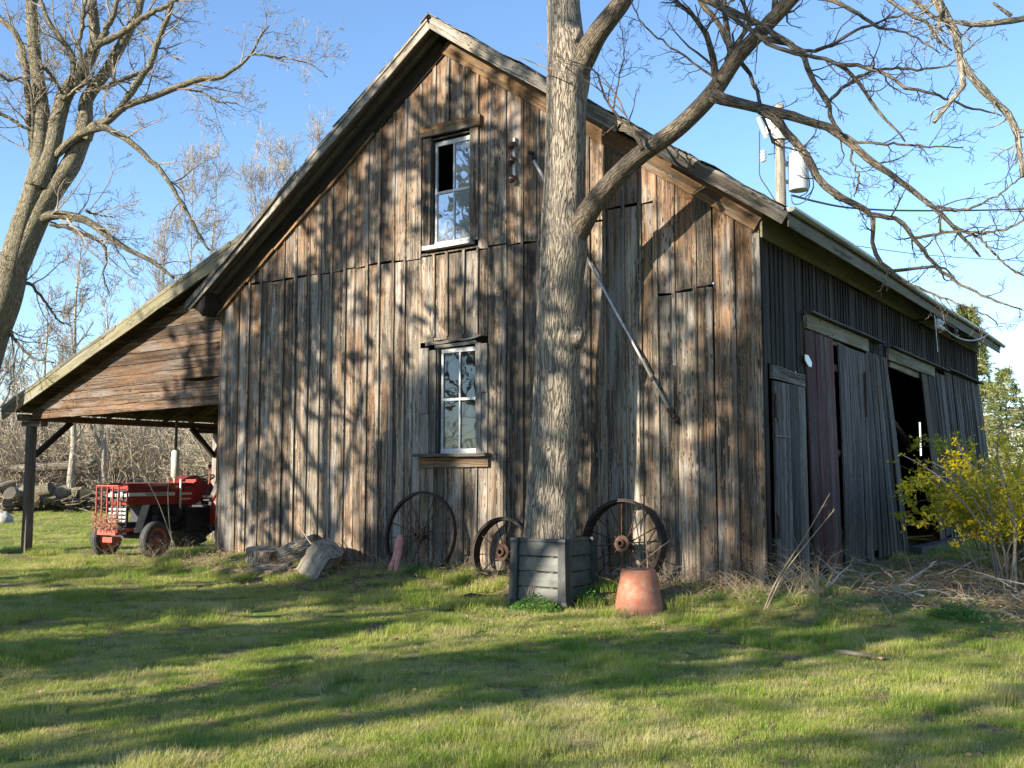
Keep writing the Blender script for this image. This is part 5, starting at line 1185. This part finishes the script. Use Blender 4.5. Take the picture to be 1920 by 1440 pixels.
def thicket():
    g = np.random.default_rng(33); n = 6200; px = g.uniform(-140, 560, n); d = g.uniform(56, 92, n)
    B = np.array([dep(a, 905, b) for a, b in zip(px, d)]); B[:, 2] = -.3; h = g.uniform(2.6, 7.6, n)*(1+.35*np.sin(px*.03)); dr = nrm(np.stack([g.normal(0, .32, n), g.normal(0, .32, n), np.ones(n)], 1)); S_ = 7; P = [B]; cur = B
    for s in range(S_):
        dr = nrm(dr+g.normal(0, .16, (n, 3))+np.array([0, 0, -.02*s])); cur = cur+dr*(h/S_)[:, None]; P.append(cur)
    P = np.stack(P, 1); R = np.linspace(.03, .012, S_+1)[None]*g.uniform(.7, 1.6, n)[:, None]
    A, Q = grow(P, R, 9, 1.7, (25, 75), 4, .0, .22, .7, .02, .08, rg=g); A2, Q2 = grow(A[::2], Q[::2], 2, .8, (30, 70), 3, 0, .2, .8, .014, .2, rg=g)
    m = MB(); m.tubes(P, R, 3, cap=False); m.tubes(A, np.maximum(Q, .012), 3, cap=False); m.tubes(A2, np.maximum(Q2, .011), 3, cap=False)
    o = m.build('thicket', M['brush']); tag(o, 'dense tangle of bare beige brush along the far edge of the lawn', 'thicket', kind='stuff')
    o2 = o.copy(); C.objects.link(o2); o2.scale = (1, -1, 1); o2.location = (0, -12, 0); o2['label'] = 'bare beige brush far behind the photographer, seen only in the window glass'
    # low dead sticks heaped in front
    n = 700; px = g.uniform(-60, 430, n); d = g.uniform(53, 57, n); B = np.array([dep(a, 905, b) for a, b in zip(px, d)]); B[:, 2] = g.uniform(-.3, .6, n); dr = nrm(np.stack([g.normal(0, 1, n), g.normal(0, .6, n), g.normal(0, .25, n)], 1)); L = g.uniform(.6, 2.6, n)[:, None]
    P = np.stack([B, B+dr*L*.5+g.normal(0, .08, (n, 3)), B+dr*L], 1); P[:, :, 2] = np.maximum(P[:, :, 2], -.32); m = MB(); m.tubes(P, np.array([.04, .03, .015]), 4, cap=False)
    tag(m.build('brush_heap', M['barkleft']), 'heap of dead sticks in front of the thicket', 'brush heap', kind='stuff')
thicket()

# ------------------------------------------------------------------ shrubs, dry stems and weeds on the right
def forsythia(label, name, base, stems, seed, flow=1.0, hero=None, mat='flower', leafsz=.04, hh=(1.3, 2.4), spread=.9, nfl=6, col='straw', tropx=0, sub=5):
    g = np.random.default_rng(seed); t = thing(name, label, 'shrub', base); n = stems; B = np.stack([g.normal(0, .22, n), g.normal(0, .22, n), np.full(n, -.1)], 1); az = g.uniform(0, 2*math.pi, n)
    dr = nrm(np.stack([np.cos(az)*.35+tropx, np.sin(az)*.35, np.ones(n)], 1)); h = g.uniform(*hh, n); S_ = 9; P = [B]; cur = B
    for s in range(S_):
        dr = nrm(dr+g.normal(0, .07, (n, 3))+np.stack([np.cos(az)*.1*spread, np.sin(az)*.1*spread, np.full(n, -.045*s*.6)], 1)); cur = cur+dr*(h/S_)[:, None]; P.append(cur)
    P = np.stack(P, 1); R = np.linspace(.011, .004, S_+1)[None]*np.ones((n, 1))
    if hero is not None: hp, hr = stack_paths(hero, S_+1); hp = hp-np.array(base); P = np.concatenate([P, hp]); R = np.concatenate([R, hr])
    A, Q = grow(P, R, sub, .7, (20, 60), 5, .02, .12, .6, .006, .25, rg=g); m = MB(); m.smooth = True; m.tubes(P, R, 6, cap=False); m.tubes(A, np.maximum(Q, .0028), 4, cap=False); m.build('stems', M['cutwood'] if col == 'pale' else M['barkleft'], t)
    pts = np.concatenate([A[:, 1:].reshape(-1, 3), P[:, 6:].reshape(-1, 3)]); pts = pts[g.random(len(pts)) < flow]; keep = pts[:, 2] > .75; pts = pts[keep]
    V, F = bits(pts, leafsz, rg=g, n=nfl, spread=.03, elong=2.4, updown=1.); m = MB(); m.add(V, F); m.build('blossom' if mat == 'flower' else 'foliage', M[mat], t)
    return t
def S3(rows, y): return [(*p[:3], p[3]) for p in pix_path(rows, y=y)]
b = gp(1880, 1115); hy = float(b[1]); hero = [S3([(1885, 1110, 5, hy), (1870, 1040, 4.5, hy-.1), (1840, 985, 4, hy-.2), (1800, 935, 3.5, hy-.25), (1762, 895, 3.2, hy-.3), (1725, 870, 2.5, hy-.3), (1690, 852, 2, hy-.3)], hy),
    S3([(1890, 1100, 4, hy), (1880, 1020, 4, hy), (1850, 950, 3.4, hy-.1), (1812, 905, 3, hy-.2), (1775, 880, 2.4, hy-.2), (1735, 862, 1.6, hy-.2)], hy),
    S3([(1875, 1110, 5, hy), (1862, 1000, 4, hy), (1855, 930, 3.2, hy), (1830, 880, 2.6, hy), (1800, 850, 2, hy), (1795, 828, 1.6, hy)], hy),
    S3([(1895, 1100, 6, hy), (1905, 1000, 5, hy), (1890, 930, 4, hy), (1860, 880, 3, hy), (1830, 865, 2, hy)], hy),
    S3([(1870, 1100, 4, hy), (1855, 1010, 4, hy), (1835, 950, 3.2, hy-.15), (1790, 900, 2.6, hy-.2), (1740, 893, 2, hy-.2), (1712, 905, 1.4, hy-.2)], hy),
    S3([(1905, 1110, 5, hy), (1900, 980, 5, hy), (1880, 900, 4, hy), (1868, 850, 3, hy), (1875, 800, 2, hy)], hy)]
forsythia('arching forsythia with yellow flowers reaching in front of the barn door opening', 'forsythia', b, 10, 51, flow=.5, hero=hero, spread=.35, nfl=6, leafsz=.05, hh=(.9, 1.6), tropx=.12, col='pale', sub=7)
b2 = on(1935, 1000, 1, 4.5); b2[2] = float(gz(b2[0], b2[1])); forsythia('big yellow-green forsythia mass at the right edge in front of the spruces', 'forsythia', b2, 60, 52, flow=.9, spread=.7, nfl=7, mat='shrub', leafsz=.065, hh=(1.6, 3.4), sub=10)
b3 = on(1885, 980, 1, 5.5); b3[2] = -.2; forsythia('yellow forsythia rising beside the far end of the side wall', 'forsythia', b3, 30, 53, flow=.9, spread=.45, nfl=6, leafsz=.065, hh=(1.8, 3.7), sub=9)
b4 = on(1905, 900, 1, 6.5); b4[2] = -.2; forsythia('taller forsythia with bright yellow sprays in front of the tall spruce', 'forsythia', b4, 30, 54, flow=.8, spread=.4, nfl=6, leafsz=.065, hh=(2.4, 4.6), sub=9, mat='shrub')

def stems_stuff():
    g = np.random.default_rng(61)
    def patch(pts, h, lean_, nseg, r, arch=.25):
        n = len(pts); az = g.uniform(0, 2*math.pi, n); dr = nrm(np.stack([np.cos(az)*lean_, np.sin(az)*lean_, np.ones(n)], 1)); P = [pts]; cur = pts; hh = g.uniform(*h, n)
        for s in range(nseg): dr = nrm(dr+g.normal(0, .12, (n, 3))+np.stack([np.cos(az)*.05, np.sin(az)*.05, np.full(n, -arch*s/nseg)], 1)); cur = cur+dr*(hh/nseg)[:, None]; cur[:, 2] = np.maximum(cur[:, 2], gz(cur[:, 0], cur[:, 1])+.01); P.append(cur)
        return np.stack(P, 1), np.linspace(r, r*.35, nseg+1)[None]*g.uniform(.6, 1.3, n)[:, None]
    def scat(x0, x1, y0, y1, n): x = g.uniform(x0, x1, n); y = g.uniform(y0, y1, n); return np.stack([x, y, gz(x, y)-.01], 1)
    m = MB()
    for args in ((scat(.3, 4.2, -.25, 5.5, 380), (.2, .6), 1.0, 6, .004, .7), (scat(1.0, 4.2, .0, 4.5, 170), (.4, 1.1), 1.6, 6, .005, .4), (scat(.05, .9, -.6, 1.0, 110), (.4, 1.0), .6, 6, .0035, .3), (scat(-1.9, .3, -.9, -.08, 230), (.2, .8), .7, 5, .003, .4), (scat(-11.8, -7, -1.2, -.2, 300), (.15, .55), .9, 5, .003, .6), (scat(-7, -2, -.9, -.15, 240), (.15, .6), .8, 5, .003, .5), (scat(-15.5, -11.8, -1.2, .6, 180), (.25, .7), .4, 5, .003, .3)):
        P, R = patch(args[0], args[1], args[2], args[3], args[4], args[5]); m.tubes(P, R, 4, cap=False)
        A, Q = grow(P[::2], R[::2], 2, .22, (25, 60), 3, .02, .15, .7, .003, .3, rg=g); m.tubes(A, np.maximum(Q, .0014), 3, cap=False)
    tag(m.build('dry_stems', M['straw']), 'tangle of dry straw-coloured weed stems along the foot of the barn walls', 'dead weeds', kind='stuff')
    m = MB(); B = scat(.6, 4.2, .0, 4.2, 44); B[:, 2] += .05; P, R = patch(B, (.7, 1.9), 3.5, 7, .014, .12); m.tubes(P, R, 6, cap=False); A, Q = grow(P, R, 4, .5, (25, 60), 4, .03, .15, .6, .006, .2, rg=g); m.tubes(A, Q, 4, cap=False)
    tag(m.build('fallen_branches', M['cutwood']), 'pale fallen branches lying in the dead weeds beside the barn doors', 'branches', kind='stuff')
    pts = np.concatenate([scat(.2, 5, -1.0, 6, 5200), scat(-12.2, .4, -1.0, -.05, 3600), scat(-9.6, -6.5, -2.0, -.6, 1000), scat(-4, 1, -4.5, -1, 500), scat(-10, 4.5, -10.5, -1, 900)]); pts[:, 2] += g.uniform(0, .05, len(pts)); V, F = bits(pts, .05, rg=g, updown=.25); m = MB(); m.add(V, F)
    tag(m.build('leaf_litter', M['litter']), 'scattered dead leaves at the foot of the barn', 'leaf litter', kind='stuff')
stems_stuff()
def stalk(label, rows, y):
    P = np.array(pix_path(rows, y=y)); q = smooth_path(P, 4); m = MB(); m.tubes(q[:, :3], q[:, 3], 5); 
    A, Q = grow(q[None, :, :3], q[None, :, 3], 6, .16, (20, 45), 3, .0, .1, .6, .003, .6); m.tubes(A, np.maximum(Q, .0012), 3, cap=False); tag(m.build('dead_stalk', M['straw']), label, 'dead stalk', 'single dead stalks')
stalk('long dead stalk slanting up in front of the small grey door', [(1432, 1145, 3), (1450, 1100, 2.6), (1480, 1050, 2.2), (1510, 1005, 1.8), (1556, 925, 1.4)], -1.2)
stalk('thin dead stalk beside the long one in front of the grey door', [(1438, 1140, 3), (1470, 1075, 2.4), (1520, 1010, 2), (1565, 955, 1.4)], -1.1)
stalk('dead stalk leaning over the terracotta pot towards the right wheel', [(1195, 1065, 2.5), (1215, 1045, 2.5), (1240, 1025, 2), (1255, 1015, 1.5)], -1.3)
stalk('thin straw standing against the right iron wheel', [(1215, 1085, 2), (1212, 1020, 2), (1205, 960, 1.6), (1200, 925, 1.2)], -.75)
stalk('straw stem slanting in front of the pale wood block', [(595, 1032, 3), (580, 1015, 2.5), (565, 992, 2), (556, 975, 1.5)], -.9)
stalk('tall thin stalk in front of the tractor hood', [(335, 1040, 2.4), (318, 1000, 2), (300, 950, 1.8), (275, 900, 1.4), (262, 892, 1.1)], -.6)
stalk('second tall stalk crossing the tractor wheel', [(328, 1045, 2.4), (318, 985, 2), (315, 930, 1.6), (316, 905, 1.2)], -.6)
def weed(label, px, py, r, seed, n=420, h=.16, sz=.05):
    g = np.random.default_rng(seed); b = gp(px, py); a = g.uniform(0, 6.28, n); rr = r*np.sqrt(g.random(n)); P = np.stack([b[0]+rr*np.cos(a), b[1]+rr*np.sin(a)*.8, b[2]+h*g.random(n)*(1.2-rr/r)], 1); V, F = bits(P, sz, rg=g, elong=1.8, updown=.4); m = MB(); m.add(V, F)
    Q = P[::6]; st = np.stack([np.stack([b[0]+(Q[:, 0]-b[0])*.6, b[1]+(Q[:, 1]-b[1])*.6, np.full(len(Q), b[2])], 1), Q], 1); t = thing('weed', label, 'weed', b, 0, 'green weeds at the foot of the barn'); mm = MB(); mm.tubes(st-b, np.full((len(Q), 2), .002), 3, cap=False); mm.build('stems', M['weed'], t); m.v = [v-b for v in m.v]; m.build('leaves', M['weed'], t)
weed('leafy green weeds in front of the left face of the compost bin', 1003, 1145, .42, 1, 1100, .24); weed('green weeds at the right foot of the compost bin post', 1100, 1132, .30, 2, 600, .24)
weed('small ferny green plant below the large left iron wheel', 782, 1073, .28, 3, 500, .14, .035); weed('dark green clump right of the terracotta pot near the dead weeds', 1790, 1155, .4, 4, 700, .16)

# ------------------------------------------------------------------ grass
def grass():
    g = np.random.default_rng(77); pc = bpy.data.collections.new('grass_tufts'); src = []
    def patch(name, n, size, h, wd, curl, k):
        x = g.uniform(-size/2, size/2, n); y = g.uniform(-size/2, size/2, n); az = g.uniform(0, 2*math.pi, n); hh = h*g.uniform(.45, 1.25, n); ln = g.uniform(.15, curl, n); w2 = wd*g.uniform(.6, 1.3, n)
        d = np.stack([np.cos(az), np.sin(az)], 1); s = np.stack([-np.sin(az), np.cos(az)], 1); V = []
        for t, wf in ((0, 1), (.4, .9), (.75, .6)):
            c = np.stack([x, y], 1)+d*(hh*ln*t*t)[:, None]; z = hh*t*(1-.25*ln*t)-.01
            for e in (-1, 1): V.append(np.concatenate([c+s*(e*w2*wf/2)[:, None], z[:, None]], 1))
        c = np.stack([x, y], 1)+d*(hh*ln)[:, None]; V.append(np.concatenate([c, (hh*(1-.3*ln))[:, None]], 1)); V = np.stack(V, 1).reshape(-1, 3); b = (np.arange(n)*7)[:, None]
        F4 = np.concatenate([b+np.array([[0, 1, 3, 2]]), b+np.array([[2, 3, 5, 4]])]); F3 = b+np.array([[4, 5, 6]]); m = MB(); m.smooth = True; m.add(V, [F4, F3]); o = m.build(name, M['grass']); C.objects.unlink(o); pc.objects.link(o); src.append(o)
    for k in range(4): patch('tuft_a%d' % k, 440, .34, .045, .0040, 1.4, k)        # 0-3 mown
    for k in range(3): patch('tuft_b%d' % k, 300, .32, .11, .0048, 1.0, k)         # 4-6 long
    patch('tuft_c0', 430, .36, .045, .0038, 2.2, 0); patch('tuft_c1', 430, .36, .055, .004, 2.2, 1)
    P = []; Sc = []; Ix = []
    def inside(x, y): return ((x > -12.05) & (x < .25) & (y > -.03) & (y < 17.6))
    for d0, d1, cell, sc in ((4.6, 9, .165, .85), (9, 14, .225, 1.), (14, 22, .36, 1.35), (22, 36, .55, 2.0), (36, 60, .95, 3.4)):
        n = int(1.16*(d1**2-d0**2)/2/cell**2*1.02); dd = np.sqrt(g.uniform(d0**2, d1**2, n)); u = g.uniform(-.58, .58, n)*dd
        x = CAMP[0]+dd*math.sin(YAW)+u*math.cos(YAW); y = CAMP[1]+dd*math.cos(YAW)-u*math.sin(YAW); z = gz(x, y)
        nz = np.sin(x*1.9+1.3*np.sin(y*1.1))+np.sin(y*2.3+1.7*np.sin(x*.9))+.6*np.sin(x*4.1+y*3.3)
        near = np.clip(1-np.abs(y+.9)/.9, 0, 1)*(x < 1)*(x > -13)
        keep = ~inside(x, y); bare = ((x > .1) & (x < 6) & (y > -.6) & (y < 7)) & (g.random(n) < .85); bare |= (y > -.55) & (y < 0) & (x < .3) & (x > -12) & (g.random(n) < .6); bare |= (x > -10) & (x < -6.8) & (y > -1.9) & (g.random(n) < .7)
        keep &= ~bare; keep &= ~((x > -19) & (x < -12) & (y > 1.6) & (y < 12) & (g.random(n) < .5))
        tall = (nz > 1.3) | ((near > .35) & (nz > -.3)) | ((y > -2.6) & (y < -.6) & (x > -6) & (x < -3.4)) | ((x > -1) & (x < 4) & (y > -2.6) & (y < -1.0) & (nz > -.2)) | ((np.hypot(x+19.3, y) < .9))
        ix = np.where(tall, g.integers(4, 7, n), np.where((nz < -1.5) | (g.random(n) < .10), g.integers(7, 9, n), g.integers(0, 4, n)))
        s = sc*g.uniform(.8, 1.2, n)*np.where(tall, .95, 1)
        P.append(np.stack([x, y, z], 1)[keep]); Sc.append(s[keep]); Ix.append(ix[keep])
    P = np.concatenate(P); Sc = np.concatenate(Sc); Ix = np.concatenate(Ix).astype(np.int32); n = len(P); print('tufts', n)
    me = bpy.data.meshes.new('grass'); me.vertices.add(n); me.vertices.foreach_set('co', P.astype(np.float32).ravel())
    a = me.attributes.new('s', 'FLOAT_VECTOR', 'POINT'); zs_ = np.minimum(Sc, 1.5); a.data.foreach_set('vector', np.stack([Sc, Sc, zs_], 1).astype(np.float32).ravel())
    a = me.attributes.new('ix', 'INT', 'POINT'); a.data.foreach_set('value', Ix)
    a = me.attributes.new('r', 'FLOAT_VECTOR', 'POINT'); a.data.foreach_set('vector', np.stack([g.normal(0, .06, n), g.normal(0, .06, n), g.uniform(0, 6.28, n)], 1).astype(np.float32).ravel())
    o = bpy.data.objects.new('grass', me); C.objects.link(o); tag(o, 'patchy green and straw-coloured lawn grass around the barn', 'grass', kind='stuff')
    ng = bpy.data.node_groups.new('grass', 'GeometryNodeTree'); ng.interface.new_socket('Geometry', in_out='INPUT', socket_type='NodeSocketGeometry'); ng.interface.new_socket('Geometry', in_out='OUTPUT', socket_type='NodeSocketGeometry')
    N = ng.nodes; gi = N.new('NodeGroupInput'); go = N.new('NodeGroupOutput'); ip = N.new('GeometryNodeInstanceOnPoints'); ci = N.new('GeometryNodeCollectionInfo'); ci.inputs['Collection'].default_value = pc; ci.inputs['Separate Children'].default_value = True; ci.inputs['Reset Children'].default_value = True
    ip.inputs['Pick Instance'].default_value = True
    def na(nm, ty): q = N.new('GeometryNodeInputNamedAttribute'); q.data_type = ty; q.inputs['Name'].default_value = nm; return next(s for s in q.outputs if s.enabled and s.name == 'Attribute')
    Lk = ng.links.new; Lk(gi.outputs[0], ip.inputs['Points']); Lk(ci.outputs[0], ip.inputs['Instance']); Lk(na('ix', 'INT'), ip.inputs['Instance Index'])
    Lk(na('s', 'FLOAT_VECTOR'), ip.inputs['Scale']); er = N.new('FunctionNodeEulerToRotation'); Lk(na('r', 'FLOAT_VECTOR'), er.inputs[0]); Lk(er.outputs[0], ip.inputs['Rotation']); Lk(ip.outputs[0], go.inputs[0])
    md = o.modifiers.new('grass', 'NODES'); md.node_group = ng
grass()
